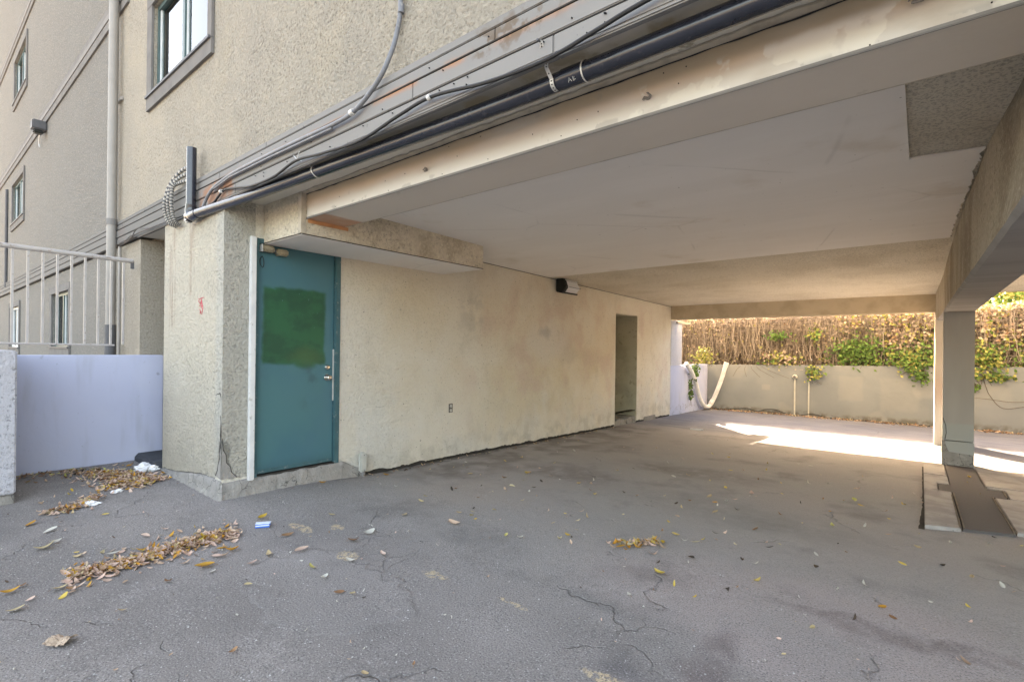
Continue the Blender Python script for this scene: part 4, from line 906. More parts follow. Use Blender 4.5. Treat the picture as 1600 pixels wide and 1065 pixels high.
# ------------------------------------------------------------------ low blue-grey wall, post, railing, mat
single(bx('low_wall', -7.16, -7.0, 0.30, 2.02, -0.1, 1.305, M['panel'], bevel=0.01), 'smooth blue-grey low wall between the pier and the left edge', 'low wall')
T = Thing('end_post', (-5.96, 0.3, 0), 'pale stuccoed wall end at the left edge on a concrete base', 'wall end')
T.add(bx('post', -6.99, -5.96, -2.5, 0.655, 0.145, 1.36, M['post'], bevel=0.012)); T.add(bx('base', -6.98, -5.975, -2.5, 0.648, -0.2, 0.140, M['concrete'], bevel=0.01))
T = Thing('railing', (-7.32, 1.2, 1.4), 'beige metal railing with thin balusters above the low wall', 'railing')
X = -7.34
T.add(tb('top_rail', [(X, -1.2, 2.452), (X, 1.79, 2.422)], 0.026, M['rail'], n=12)); T.add(bx('end_bracket', X-.012, X+.012, 1.765, 1.80, 2.33, 2.42, M['dark_grey']))
T.add(tb('bottom_rail', [(X, -1.2, 1.44), (X, 1.62, 1.415)], 0.010, M['rail'], n=8))
for k in range(-13, 9):
    y = 0.76+k*0.1175
    if y < 1.72: T.add(bx('baluster', X-.010, X+.010, y-.010, y+.010, 1.425, 2.43, M['rail']))
g = G(); g.box(-6.98, -6.37, 1.76, 2.4, 0.0, 0.165)
for k in range(16): g.tube([(-6.975+k*0.0395, 1.745, 0.03), (-6.975+k*0.0395, 1.752, 0.14), (-6.975+k*0.0395, 1.775, 0.168), (-6.975+k*0.0395, 2.4, 0.172)], 0.013, 6)
single(g.obj('rubber_mat', M['rubber_mat']), 'dark ribbed rubber mat on the step behind the pier', 'mat')

# ------------------------------------------------------------------ slabs round the column
P_ = empty('slab_island', (0, 0, 0), 'grey concrete slabs round a dark cross-shaped strip at the column foot', 'paving')
def slab(name, pts_, z, mat, label=None):
    cx = sum(q[0] for q in pts_)/len(pts_); cy = sum(q[1] for q in pts_)/len(pts_)
    k = len(pts_); top = [(x, y, -0.018*(y-3)+z) for x, y in pts_]; bot = [(x, y, -0.018*(y-3)-0.08) for x, y in pts_]
    bm = bmesh.new(); a = [bm.verts.new(q) for q in top]; c_ = [bm.verts.new(q) for q in bot]
    bm.faces.new(a); bm.faces.new(list(reversed(c_)))
    for i in range(k): bm.faces.new((a[i], c_[i], c_[(i+1) % k], a[(i+1) % k]))
    bmesh.ops.recalc_face_normals(bm, faces=bm.faces)
    bmesh.ops.bevel(bm, geom=[e for e in bm.edges if all(q in a for q in e.verts)], offset=0.006, segments=2, affect='EDGES')
    me = bpy.data.meshes.new(name); bm.to_mesh(me); bm.free(); o = link(name, me, mat, P_)
    return o
zt = 0.030
slab('slab', [(0.035, 5.50), (0.268, 5.60), (0.262, 7.17), (0.035, 7.165)], zt, M['slab'])
slab('slab', [(0.035, 7.195), (0.150, 7.195), (0.150, 7.65), (0.258, 7.65), (0.256, 8.15), (0.035, 8.14)], zt-.003, M['slab'])
slab('slab', [(0.035, 8.17), (0.255, 8.17), (0.250, 9.04), (0.035, 8.90)], zt+.002, M['slab'])
slab('slab', [(0.618, 5.78), (1.05, 5.90), (1.05, 7.20), (0.600, 7.18)], zt, M['slab'])
slab('slab', [(0.720, 7.235), (1.05, 7.235), (1.05, 7.765), (0.58, 7.765), (0.58, 7.67), (0.720, 7.67)], zt-.002, M['slab'])
slab('slab', [(0.58, 7.80), (1.05, 7.80), (0.88, 8.7), (0.565, 9.10)], zt, M['slab'])
slab('drain_strip', [(0.282, 5.62), (0.605, 5.74), (0.590, 7.22), (0.708, 7.245), (0.708, 7.655), (0.570, 7.655), (0.556, 9.17), (0.262, 9.17), (0.266, 7.635), (0.160, 7.635), (0.160, 7.195), (0.270, 7.175)], zt-.008, M['drain'])
def edging(x0, y0, x1, y1):
    g = G(); z_ = lambda y: -0.018*(y-3)+zt+0.004
    d = Vector((x1-x0, y1-y0, 0)).normalized(); nrm = Vector((-d.y, d.x, 0))*0.005
    a, c_ = Vector((x0, y0, 0)), Vector((x1, y1, 0)); vs = []
    for q in (a-nrm, a+nrm, c_+nrm, c_-nrm): vs.append((q.x, q.y, z_(q.y)))
    for q in (a-nrm, a+nrm, c_+nrm, c_-nrm): vs.append((q.x, q.y, z_(q.y)-0.03))
    g.add(vs, [(0, 1, 2, 3), (0, 4, 5, 1), (1, 5, 6, 2), (2, 6, 7, 3), (3, 7, 4, 0)]); g.obj('metal_edging', M['wood'], P_)
edging(0.290, 5.64, 0.278, 7.12); edging(0.602, 5.76, 0.586, 7.18); edging(0.700, 7.26, 0.700, 7.64); edging(0.262, 5.62, 0.258, 7.0)
# dark joint at the island's left edge, widening towards the viewer
g = G(); n = 40; vs = []
for i in range(n+1):
    y = 5.44+3.4*i/n; w_ = 0.014+0.028*max(0, 1-(y-5.44)/0.9)+0.008*noise.noise(Vector((0, y*9, 0)))
    vs += [(0.034, y, gz(0.03, y)+0.005), (0.034-w_, y, gz(0.0, y)+0.005)]
g.add(vs, [(2*i, 2*i+2, 2*i+3, 2*i+1) for i in range(n)]); g.obj('open_joint', M['joint'], P_)

# ------------------------------------------------------------------ retaining wall and side return
GB = -0.21
g = G()
def rt(x): return 1.06+0.019*(x+4.8)
g.add([(-9, 14.9, -0.5), (8, 14.9, -0.5), (8, 14.9, rt(8)), (-9, 14.9, rt(-9)), (-9, 15.12, -0.5), (8, 15.12, -0.5), (8, 15.12, rt(8)), (-9, 15.12, rt(-9))],
      [(0, 1, 2, 3), (5, 4, 7, 6), (3, 2, 6, 7), (0, 3, 7, 4), (1, 5, 6, 2)])
single(g.obj('retaining_wall', M['retaining'], bevel=0.012), 'long pale grey-green retaining wall with lighter patches at the back', 'retaining wall')
# earth bank behind it
bx('earth_bank', -12, 12, 15.12, 40, -0.5, 0.95, plain('soil', (0.07, 0.055, 0.04), 0.95, 0.1), kind='structure')
g = G(); g.add([(-5.0, 12.41, -0.5), (DX-.01, 12.41, -0.5), (DX-.01, 12.86, -0.5), (DX-.01, 14.89, -0.5), (-5.0, 14.89, -0.5)], [(0, 4, 3, 2, 1)])
g = G(); g.box(-5.0, DX-.004, 12.085, 14.893, -0.5, 1.072); o = g.obj('side_wall', M['panel'], bevel=0.01); single(o, 'low blue-grey side wall joining the building to the retaining wall', 'low wall')
bx('rear_pilaster', -5.0, DX+.002, 12.10, 12.82, 1.076, 2.205, M['post'], B, label='pale panel above the low side wall')
bx('rear_pilaster_trim', -5.05, DX+.05, 12.41, 13.3, 2.14, 2.19, M['rear_beam'], B)
# dirt and leaf litter at the wall foot is built below as stuff
# white flexible downpipe hose: short top run, U bend, open end
T = Thing('drain_hose', (-4.75, 14.4, -0.2), 'white plastic drain hose bent in a U at the rear corner', 'hose')
T.add(tb('hose', smooth_path([(-4.71, 12.90, 1.12), (-4.71, 13.25, 0.92), (-4.71, 13.60, 0.62), (-4.71, 13.85, 0.28), (-4.70, 14.12, 0.00), (-4.68, 14.45, -0.12), (-4.66, 14.68, -0.09), (-4.60, 14.76, 0.06), (-4.48, 14.76, 0.36), (-4.36, 14.76, 0.72), (-4.26, 14.74, 1.06)], 6), 0.058, M['white_pipe'], n=16))
T.add(tb('end_collar', [(-4.27, 14.74, 1.02), (-4.235, 14.735, 1.13)], 0.068, M['white_pipe'], n=16)); T.add(tb('coupling', [(-4.655, 14.70, -0.06), (-4.605, 14.75, 0.05)], 0.067, M['white_pipe'], n=16))
# standpipes
T = Thing('standpipe', (-2.56, 14.84, GB), 'left standpipe on the retaining wall, with a round meter head', 'standpipe', 'standpipes on the retaining wall')
T.add(tb('pipe', [(-2.56, 14.85, GB), (-2.56, 14.85, 0.74)], 0.018, M['standpipe'])); g = G(); lathe(g, (-2.56, 14.885, 0.80), (0, -1, 0), [(0, .06), (.05, .06), (.07, .045), (.08, .025)], 16); T.add(g.obj('head', M['standpipe'], smooth=True)); g = G(); lathe(g, (-2.56, 14.80, 0.80), (0, -1, 0), [(0, .035), (.02, .03)], 12); T.add(g.obj('dial', M['dark_grey']))
T = Thing('standpipe', (-2.24, 14.84, GB), 'right standpipe on the retaining wall, its top under yellow-green leaves', 'standpipe', 'standpipes on the retaining wall')
T.add(tb('pipe', [(-2.24, 14.85, GB), (-2.24, 14.85, 0.70)], 0.016, M['standpipe'])); T.add(tb('cap', [(-2.24, 14.85, 0.70), (-2.24, 14.85, 0.78)], 0.034, M['dark_grey']))
wv = [(-4.9, 14.70, GB+.05), (-4.4, 14.80, GB+.02), (-4.0, 14.83, GB+.06), (-3.7, 14.85, GB+.09), (-3.45, 14.83, GB+.03), (-3.25, 14.84, GB+.10), (-3.0, 14.86, GB+.11), (-2.75, 14.84, GB+.03), (-2.5, 14.80, GB+.01), (-2.2, 14.85, GB+.07), (-2.0, 14.86, GB+.05), (-1.8, 14.80, GB+.015), (-1.2, 14.82, GB+.02), (0.2, 14.8, GB+.02)]
single(tb('ground_cable', smooth_path(wv, 5), 0.013, M['black_rubber'], n=6), 'black cable lying along the foot of the retaining wall', 'cable')

# ------------------------------------------------------------------ leaves
def leafmesh_add(g, cols, pos, L, W, ang, curl, fold, color, tilt=0.0, tdir=0.0, lift=0.004, nseg=5):
    base = len(g.v); vs = []; ca, sa = math.cos(ang), math.sin(ang)
    M3 = Matrix.Rotation(tdir, 3, 'Z') @ Matrix.Rotation(tilt, 3, 'X') @ Matrix.Rotation(-tdir, 3, 'Z')
    for i in range(nseg+1):
        t_ = i/nseg; x = (t_-0.5)*L; wd = W*0.5*math.sin(math.pi*min(1, t_*0.93+0.04))**0.8*(1.15-0.4*t_)
        zc = curl*L*(4*(t_-0.5)**2)
        for s_ in (-1, 0, 1):
            y = s_*wd; z = zc+abs(s_)*fold*wd
            q = M3 @ Vector((x*ca-y*sa, x*sa+y*ca, z+lift)); vs.append(Vector(pos)+q)
    fs = [(3*i+j, 3*i+3+j, 3*i+4+j, 3*i+1+j) for i in range(nseg) for j in (0, 1)]
    g.add(vs, fs); cols += [color]*len(fs)
def set_cols(o, cols):
    me = o.data; at = me.color_attributes.new('Col', 'FLOAT_COLOR', 'CORNER'); arr = []
    for p_, c_ in zip(me.polygons, cols):
        for _ in range(p_.loop_total): arr += [c_[0], c_[1], c_[2], 1.0]
    at.data.foreach_set('color', arr)
PAL = {'y': [(0.55, 0.36, 0.06), (0.62, 0.45, 0.10), (0.55, 0.40, 0.12)], 'o': [(0.50, 0.24, 0.035), (0.56, 0.30, 0.05)],
       'c': [(0.50, 0.40, 0.22), (0.46, 0.35, 0.20), (0.52, 0.44, 0.28)], 'p': [(0.58, 0.40, 0.32), (0.52, 0.36, 0.29), (0.62, 0.45, 0.36)],
       'b': [(0.20, 0.10, 0.05), (0.26, 0.14, 0.075), (0.30, 0.17, 0.09)], 'w': [(0.50, 0.47, 0.40), (0.56, 0.54, 0.47)],
       'g': [(0.48, 0.47, 0.14), (0.55, 0.50, 0.18)], 'd': [(0.06, 0.045, 0.035), (0.09, 0.06, 0.04)], 't': [(0.48, 0.34, 0.24), (0.55, 0.40, 0.29), (0.60, 0.43, 0.31), (0.42, 0.28, 0.19)]}
def pc(k): 
    c_ = R.choice(PAL[k]); f = R.uniform(0.85, 1.12); return tuple(min(1, q*f) for q in c_)
CN = {'y': 'yellow', 'o': 'orange', 'c': 'cream', 'p': 'pinkish', 'b': 'brown', 'w': 'pale', 'g': 'yellow-green', 't': 'tan'}
LG = 'fallen leaves scattered over the asphalt'
LV = [  # x, y, length, colour, label
 (-2.51, 4.42, .089, 'y', 'bright yellow leaf alone on the grey floor in the middle of the carport'),
 (-2.43, 2.94, .063, 'g', 'pale yellow leaf on the asphalt between the blue carton and the small orange pile'),
 (-1.28, 3.09, .094, 'y', 'large yellow leaf nearest in front of the small orange leaf pile'),
 (-2.21, 3.61, .048, 'c', 'upright curled yellowish leaf left of the small leaf pile'),
 (0.61, 5.46, .06, 'g', 'yellow-green leaf at the right edge of the picture'),
 (-3.38, 2.73, .076, 'c', 'cream leaf straight out from the white conduit body'),
 (-3.09, 3.09, .05, 'c', 'small folded cream leaf in front of the outlet wall'),
 (-2.92, 2.87, .10, 't', 'long thin tan leaf in front of the outlet wall'),
 (-2.33, 2.98, .053, 'w', 'greyish white leaf beside the pale yellow one'),
 (-3.55, 4.65, .11, 'y', 'flat yellow leaf of a pair near the wall below the outlet'),
 (-3.23, 4.50, .063, 'd', 'dark curled leaf out from the outlet'),
 (-2.18, 4.67, .057, 't', 'tan leaf right of the bright yellow leaf in the carport'),
 (-2.87, 4.70, .056, 'y', 'small yellow leaf behind the bright yellow leaf'),
 (-1.47, 3.85, .065, 'y', 'thin yellow leaf, first behind the small leaf pile'),
 (-1.30, 3.80, .065, 'c', 'cream leaf just right of the thin yellow leaf behind the small pile'),
 (-1.43, 4.69, .075, 'c', 'cream leaf with raised edge in the centre right of the carport'),
 (-1.53, 5.00, .049, 'o', 'small orange leaf above the cream raised one'),
 (-1.35, 5.61, .086, 'p', 'pinkish tan leaf farther back in the carport'),
 (-1.64, 5.17, .077, 'c', 'curled cream leaf left of the pinkish tan one'),
 (-1.62, 5.66, .055, 'y', 'small yellow leaf at the back, left of the pinkish tan one'),
 (-0.51, 6.09, .096, 'g', 'narrow yellow-green leaf left of the concrete slabs, farther one'),
 (-0.64, 5.46, .053, 'o', 'small orange leaf left of the concrete slabs'),
 (-0.57, 5.00, .065, 'g', 'narrow yellow-green leaf left of the concrete slabs, nearer one'),
 (-0.78, 3.40, .056, 'y', 'pale yellow leaf right of the large yellow leaf'),
 (-1.00, 2.92, .033, 'y', 'tiny yellow leaf below the pale yellow one on the right'),
 (-1.30, 2.70, .052, 'w', 'small pale leaf below the large yellow leaf'),
 (-0.16, 3.52, .05, 'o', 'small orange brown leaf at the lower right'),
 (-5.17, 0.65, .086, 'o', 'orange leaf in front of the wall end at the left'),
 (-4.89, 0.72, .093, 'w', 'whitish leaf right of the orange leaf at the left'),
 (-4.53, 0.64, .103, 'c', 'cream yellow leaf, lower of two pale ones at the left'),
 (-4.60, 0.70, .07, 'w', 'white curled leaf, upper of two pale ones at the left'),
 (-4.18, 0.93, .068, 'w', 'whitish leaf above the long leaf drift'),
 (-5.04, 1.07, .046, 'y', 'small yellow leaf right of the second scrap of tissue'),
 (-3.99, 0.42, .08, 'o', 'orange yellow leaf at the left edge of the picture'),
 (-4.04, 0.47, .045, 'b', 'brown leaf behind the orange yellow leaf at the left edge'),
 (-3.86, 0.61, .074, 'c', 'cream leaf at the near end of the long drift'),
 (-3.91, 0.66, .061, 'p', 'reddish leaf at the near end of the long drift'),
 (-3.79, 0.66, .074, 'b', 'brown leaf right of the reddish one at the drift end'),
 (-3.81, 0.48, .05, 'p', 'pink leaf below the drift at the left'),
 (-3.71, 0.41, .074, 'c', 'cream twisted leaf at the far left foreground'),
 (-3.28, 0.77, .041, 'c', 'small curled cream leaf alone in the left foreground'),
 (-3.48, 1.04, .054, 'b', 'folded brown leaf on a crack below the long drift'),
 (-3.55, 1.26, .107, 'o', 'long ochre leaf below the right part of the drift'),
 (-3.43, 1.26, .048, 'w', 'pale leaf just below the long ochre leaf'),
 (-3.69, 1.48, .08, 'o', 'orange leaf off the right end of the drift'),
 (-3.77, 1.45, .072, 'o', 'brownish orange leaf touching the orange one by the drift'),
 (-3.66, 1.38, .078, 'p', 'pinkish curled leaf below the orange pair'),
 (-3.37, 1.48, .063, 'p', 'pink leaf right of the drift'),
 (-3.44, 1.62, .066, 'c', 'cream folded leaf below the blue carton'),
 (-3.68, 1.87, .087, 'b', 'brown leaf right of the blue carton'),
 (-4.17, 1.91, .08, 'y', 'dull yellow leaf behind the blue carton'),
 (-3.34, 1.80, .098, 'p', 'orange pink crumpled leaf in the middle left'),
 (-3.02, 1.70, .057, 'g', 'pale green yellow leaf on the repaired patch'),
 (-2.83, 1.67, .055, 'w', 'white leaf on the repaired patch'),
 (-2.60, 1.63, .059, 'b', 'brown folded leaf at the right rim of the repaired patch'),
 (-2.53, 1.67, .041, 'c', 'cream leaf right of the brown folded one'),
 (-3.21, 2.13, .084, 'b', 'brown leaf with a raised tip in front of the conduit body'),
 (-3.84, 2.33, .059, 'c', 'cream leaf out from the door sill'),
 (-3.26, 2.29, .098, 'w', 'long greyish leaf in front of the conduit body'),
 (-2.93, 1.92, .064, 'w', 'pale leaf behind the repaired patch'),
 (-2.85, 2.12, .061, 'p', 'pinkish leaf right of the ochre blotch'),
 (-3.08, 1.33, .042, 'c', 'small round cream leaf left of the repaired patch'),
 (-2.46, 1.00, .041, 'b', 'reddish brown leaf in the lower foreground'),
 (-1.86, 1.30, .05, 'c', 'cream leaf at the bottom edge of the picture'),
 (-1.75, 1.48, .029, 'b', 'tiny brown leaf at the bottom centre'),
 (-4.62, 3.47, .07, 'o', 'orange leaf at the wall foot right of the conduit body'),
 (-4.66, 2.72, .07, 'o', 'bright orange leaf against the concrete under the door'),
 (0.46, 8.25, .07, 'y', 'yellow leaf on the dark strip at the column foot'),
]
for x, y, L, c_, lab in LV:
    g = G(); cols = []
    leafmesh_add(g, cols, (0, 0, 0), L*1.05, L*R.uniform(0.42, 0.6), 0, R.uniform(0.06, 0.28), R.uniform(0.1, 0.7), pc(c_), nseg=8)
    # stalk
    k0 = len(g.f); g.tube([(-L*0.5, 0, L*0.12), (-L*0.72, L*0.03, L*0.03)], 0.0012, 4); cols += [pc('b')]*(len(g.f)-k0)
    o = g.obj('fallen_leaf', M['leaf'], smooth=False); set_cols(o, cols)
    o.location = (x, y, gz(x, y)+0.006+(0.02 if 0.26 < x < 0.65 and y > 6 else 0)); o.rotation_euler = (R.uniform(-.25, .25), R.uniform(-.2, .2), R.uniform(0, 6.28)); tag(o, lab, 'leaf', LG)
def heap(name, label, centre_fn, n, pal, Lr=(0.05, 0.085), hmax=0.03):
    g = G(); cols = []
    for k in range(n):
        x, y, h = centre_fn(); L = R.uniform(*Lr)
        leafmesh_add(g, cols, (x, y, gz(x, y)+R.uniform(0, h)), L, L*R.uniform(0.3, 0.55), R.uniform(0, 6.28), R.uniform(0, 0.35), R.uniform(-0.2, 0.9), pc(R.choice(pal)), tilt=R.uniform(-0.9, 0.9), tdir=R.uniform(0, 6.28), lift=0.008, nseg=4)
    o = g.obj(name, M['leaf']); set_cols(o, cols); o['label'] = label; o['category'] = 'leaves'; o['kind'] = 'stuff'; return o
def band(pts_, wd, h):
    P = [Vector((a, b_, 0)) for a, b_ in pts_]
    def f():
        i = R.randrange(len(P)-1); t_ = R.random(); q = P[i].lerp(P[i+1], t_); s_ = R.gauss(0, 0.42) if R.random() < .8 else R.gauss(0, 1.2)
        dd = (P[i+1]-P[i]).normalized(); nn = Vector((-dd.y, dd.x, 0)); lat = s_*wd
        q = q+nn*lat+dd*R.gauss(0, 0.03); return q.x, q.y, h*max(0.1, 1-abs(s_))
    return f
heap('leaf_drift', 'long drift of orange and pink dead leaves across the left foreground', band([(-4.00, 0.69), (-3.97, 0.82), (-3.96, 0.95), (-3.97, 1.10), (-4.01, 1.22), (-4.03, 1.36), (-4.05, 1.50), (-3.98, 1.62)], 0.12, 0.028), 1050, 'ttttpppptbtocpoy', (0.03, 0.065))
heap('leaf_drift', 'heap of dead leaves in the corner before the blue-grey wall and mat', band([(-6.55, 1.25), (-6.40, 1.42), (-6.25, 1.52), (-6.05, 1.55), (-5.85, 1.62), (-6.0, 1.45), (-6.1, 1.35)], 0.21, 0.035), 1150, 'tttppppotbbtocytp', (0.03, 0.06))
heap('leaf_drift', 'thin tail of dead leaves beside the second scrap of tissue', band([(-5.40, 0.78), (-5.42, 0.88), (-5.45, 0.98), (-5.60, 1.06), (-5.62, 1.12)], 0.07, 0.03), 220, 'tttppboc', (0.03, 0.06))
heap('leaf_litter', 'dark leaf litter along the foot of the blue-grey wall', band([(-6.85, 0.75), (-6.8, 1.0), (-6.75, 1.2), (-6.65, 1.35)], 0.16, 0.02), 160, 'bbdtcgt', (0.03, 0.06))
heap('leaf_drift', 'small pile of orange leaves in the middle of the asphalt', band([(-1.72, 3.32), (-1.66, 3.38), (-1.60, 3.44), (-1.54, 3.52), (-1.48, 3.60)], 0.07, 0.035), 46, 'toyocp', (0.05, 0.085))
heap('leaf_litter', 'dry litter along the foot of the retaining wall', lambda: (R.uniform(-4.8, 3.0), 14.86-abs(R.gauss(0, 0.16)), 0.02), 900, 'tbbtpc', (0.04, 0.08))
heap('leaf_litter', 'scraps of leaf caught along the foot of the cream wall', lambda: (lambda y: (DX+0.05+abs(R.gauss(0, 0.05)), y, 0.01))(R.uniform(3.2, 9.2)), 150, 'bdtc', (0.015, 0.045))
heap('leaf_litter', 'small dry leaf scraps strewn over the carport floor', lambda: (R.uniform(-4.6, 1.6), 3+abs(R.gauss(0, 2.8)), 0.004), 210, 'bdtcpwyc', (0.025, 0.065))
heap('leaf_litter', 'small crumbs of leaf strewn over the open asphalt', lambda: (R.uniform(-6.5, 0.8), R.uniform(0.2, 3.4), 0.003), 330, 'bdtcpww', (0.008, 0.028))
# pebbles
g = G()
for k in range(1100):
    y = 0.4+abs(R.gauss(0, 1.2)); x = R.uniform(-6.5, 1.0); s_ = R.choice((0.003, 0.004, 0.005, 0.007)); z = gz(x, y)
    a = R.uniform(0, 3); q = [(x+s_*R.uniform(.7, 1.3)*math.cos(a+i*1.57), y+s_*R.uniform(.7, 1.3)*math.sin(a+i*1.57), z-0.001) for i in range(4)]+[(x, y, z+s_*R.uniform(.5, .9))]
    g.add(q, [(0, 1, 4), (1, 2, 4), (2, 3, 4), (3, 0, 4)])
g.obj('loose_pebbles', plain('pebble', (0.42, 0.41, 0.39), 0.8, 0.2, var=0.6, sc_=30), kind='stuff')

# ------------------------------------------------------------------ litter
def crumple(name, loc, sx, sy, sz, mat, label, cat, seed, group=None):
    bm = bmesh.new(); bmesh.ops.create_icosphere(bm, subdivisions=4, radius=1)
    for q in bm.verts:
        n1 = noise.noise(q.co*1.7+Vector((seed, 0, 0))); n2 = noise.noise(q.co*4.5+Vector((0, seed, 0))); rdg = abs(noise.noise(q.co*3+Vector((seed, seed, 0))))
        r_ = 1+0.45*n1+0.22*n2-0.35*rdg; q.co = q.co*r_
        q.co.x *= sx; q.co.y *= sy; q.co.z = max(q.co.z, -0.45)*sz
    me = bpy.data.meshes.new(name); bm.to_mesh(me); bm.free()
    o = link(name, me, mat); o.location = (loc[0], loc[1], gz(*loc)+sz*0.42); o.rotation_euler = (0, 0, seed); return tag(o, label, cat, group)
crumple('tissue', (-6.42, 1.70), 0.115, 0.10, 0.055, M['paper'], 'largest scrap of crumpled white tissue, before the rubber mat', 'tissue', 1.3, 'white tissue scraps')
crumple('tissue', (-5.47, 1.04), 0.085, 0.06, 0.02, M['paper'], 'flat white tissue scrap lying on the small leaf tail', 'tissue', 4.1, 'white tissue scraps')
crumple('tissue', (-5.74, 1.30), 0.05, 0.035, 0.018, M['paper'], 'smallest white tissue scrap, at the near rim of the corner leaf heap', 'tissue', 2.2, 'white tissue scraps')
T = Thing('cigarette_carton', (-4.011, 1.84, gz(-4.0, 1.84)+.003), 'small crushed blue and white carton on the asphalt', 'carton')
zz = gz(-4.0, 1.84)+.004; a = 0.55
def cart(name, x0, x1, y0, y1, z0, z1, mat):
    g = G(); g.box(x0, x1, y0, y1, z0, z1); me = mesh(g.v, g.f); me.materials.append(mat)
    bm = bmesh.new(); bm.from_mesh(me); bmesh.ops.subdivide_edges(bm, edges=bm.edges[:], cuts=3, use_grid_fill=True)
    for q in bm.verts: q.co += Vector((noise.noise(q.co*30), noise.noise(q.co*30+Vector((5, 0, 0))), noise.noise(q.co*30+Vector((0, 9, 0)))))*0.003
    bm.to_mesh(me); bm.free(); o = bpy.data.objects.new(name, me); C.objects.link(o); o.parent = T.e; o.rotation_euler = (0, 0, a+0.45); return o
cart('body', -0.052, 0.052, -0.030, 0.030, 0, 0.022, M['carton_blue']); cart('lid', -0.054, 0.054, -0.012, 0.033, 0.0225, 0.027, M['carton_white']); cart('label', -0.050, 0.050, -0.0325, -0.0305, 0.012, 0.021, M['carton_white'])
# paper bag scrap
g = G(); n = 12; vs = []
for j in range(n+1):
    for i in range(n+1):
        u, v_ = i/n-0.5, j/n-0.5; e = 0.012*noise.noise(Vector((i*0.6, j*0.6, 3)))
        vs.append((u*0.10*(1+e*3), v_*0.075*(1+0.3*abs(u)), 0.008+0.018*math.exp(-(v_*3)**2)+0.010*abs(u)*2+e))
g.add(vs, [(j*(n+1)+i, j*(n+1)+i+1, (j+1)*(n+1)+i+1, (j+1)*(n+1)+i) for j in range(n) for i in range(n)])
o = g.obj('paper_scrap', M['kraft'], smooth=False); o.location = (-3.15, 0.505, gz(-3.15, 0.5)); o.rotation_euler = (0, 0, 0.7); single(o, 'crumpled brown paper scrap in the left foreground', 'paper scrap')
# cigarette butt near slab etc: thin white stick far back
tag(tb('paper_strip', [(-3.55, 10.0, gz(-3.55, 10)+.012), (-3.32, 10.05, gz(-3.3, 10.05)+.012)], 0.012, M['paper'], n=6), 'thin white strip lying on the floor near the sunlit patch', 'litter')

# ------------------------------------------------------------------ vine-covered fence
T = Thing('lattice_fence', (0, 15.2, 1.0), 'wooden lattice fence behind the vines on top of the retaining wall', 'fence')
for k in range(9): 
    x = -7+k*1.85; T.add(bx('post', x, x+0.09, 15.30, 15.39, 0.9, 2.62, M['wood']))
FZ0, FZ1 = 1.10, 2.55
cnt = 0
for s_ in (1, -1):
    x = -4.9
    while x < 3.2:
        x0, x1 = (x, x+(FZ1-FZ0)) if s_ > 0 else (x+(FZ1-FZ0), x)
        yy = 15.25 if s_ > 0 else 15.268
        d = Vector((x1-x0, 0, FZ1-FZ0)).normalized(); nn = Vector((-d.z, 0, d.x))*0.019
        a_, b_ = Vector((x0, yy, FZ0)), Vector((x1, yy, FZ1)); g = G()
        vs = [a_-nn, a_+nn, b_+nn, b_-nn]; vs += [q+Vector((0, 0.012, 0)) for q in vs]
        g.add(vs, [(0, 1, 2, 3), (7, 6, 5, 4), (0, 4, 5, 1), (1, 5, 6, 2), (2, 6, 7, 3), (3, 7, 4, 0)]); T.add(g.obj('slat', M['wood'])); cnt += 1
        x += 0.16
# hedge density profile along x: where leaves are green, yellow, pink, bare
def top(x): return 2.48+0.08*noise.noise(Vector((x*0.9, 0, 4)))+0.05*noise.noise(Vector((x*4, 0, 4)))
g = G(); cols = []
HX0, HX1 = -7.0, 6.5
for k in range(4200):
    x = R.uniform(HX0, HX1); y = R.uniform(15.35, 15.75); tp = top(x)-R.uniform(0.0, 0.12); pts_ = [(x, y, 1.0), (x+R.gauss(0, .05), y+R.gauss(0, .03), 1.5), (x+R.gauss(0, .06), y, 2.0), (x+R.gauss(0, .07), y, tp)]
    k0 = len(g.f); g.tube(pts_, R.uniform(0.006, 0.011), 3, cap=False); c_ = R.choice([(0.10, 0.075, 0.06), (0.14, 0.105, 0.08), (0.18, 0.14, 0.11)]); cols += [c_]*(len(g.f)-k0)
for k in range(7500):
    x = R.uniform(HX0, HX1)
    if R.random() < 0.25*ss(-1.6, 0.2, x): continue
    y = R.uniform(14.98, 15.62); tp = top(x)-R.uniform(0, 0.25) if R.random() < 0.6 else R.uniform(1.5, top(x)); bt = 1.08+R.uniform(-0.02, 0.5)
    if tp-bt < 0.2: bt = 1.08
    pts_ = []; xx, yy = x, y; n = 5
    for i in range(n+1):
        z = tp+(bt-tp)*i/n; xx += R.gauss(0, 0.042); yy += R.gauss(0, 0.025); pts_.append((xx, max(14.93, yy), z))
    r_ = R.uniform(0.0025, 0.0065); k0 = len(g.f); g.tube(pts_, r_, 3, cap=False)
    c_ = R.choice([(0.20, 0.165, 0.14), (0.26, 0.215, 0.18), (0.33, 0.28, 0.235), (0.40, 0.345, 0.30), (0.13, 0.105, 0.09)]); cols += [c_]*(len(g.f)-k0)
for k in range(4200):   # arching twigs on top and across
    x = R.uniform(HX0, HX1); y = R.uniform(14.95, 15.6); z = (top(x)-R.uniform(-0.02, 0.5)) if R.random() < 0.5 else R.uniform(1.15, top(x)); a = R.uniform(-1, 1); L = R.uniform(0.1, 0.4)
    pts_ = [(x+math.cos(a*1.5)*L*t_*(1 if R.random() < .5 else -1), y-0.12*t_*R.random(), z+L*0.5*math.sin(a)*t_-0.25*L*t_*t_) for t_ in (0, .33, .66, 1)]
    k0 = len(g.f); g.tube(pts_, R.uniform(0.002, 0.004), 3, cap=False); cols += [R.choice([(0.38, 0.32, 0.28), (0.30, 0.24, 0.20), (0.42, 0.35, 0.31)])]*(len(g.f)-k0)
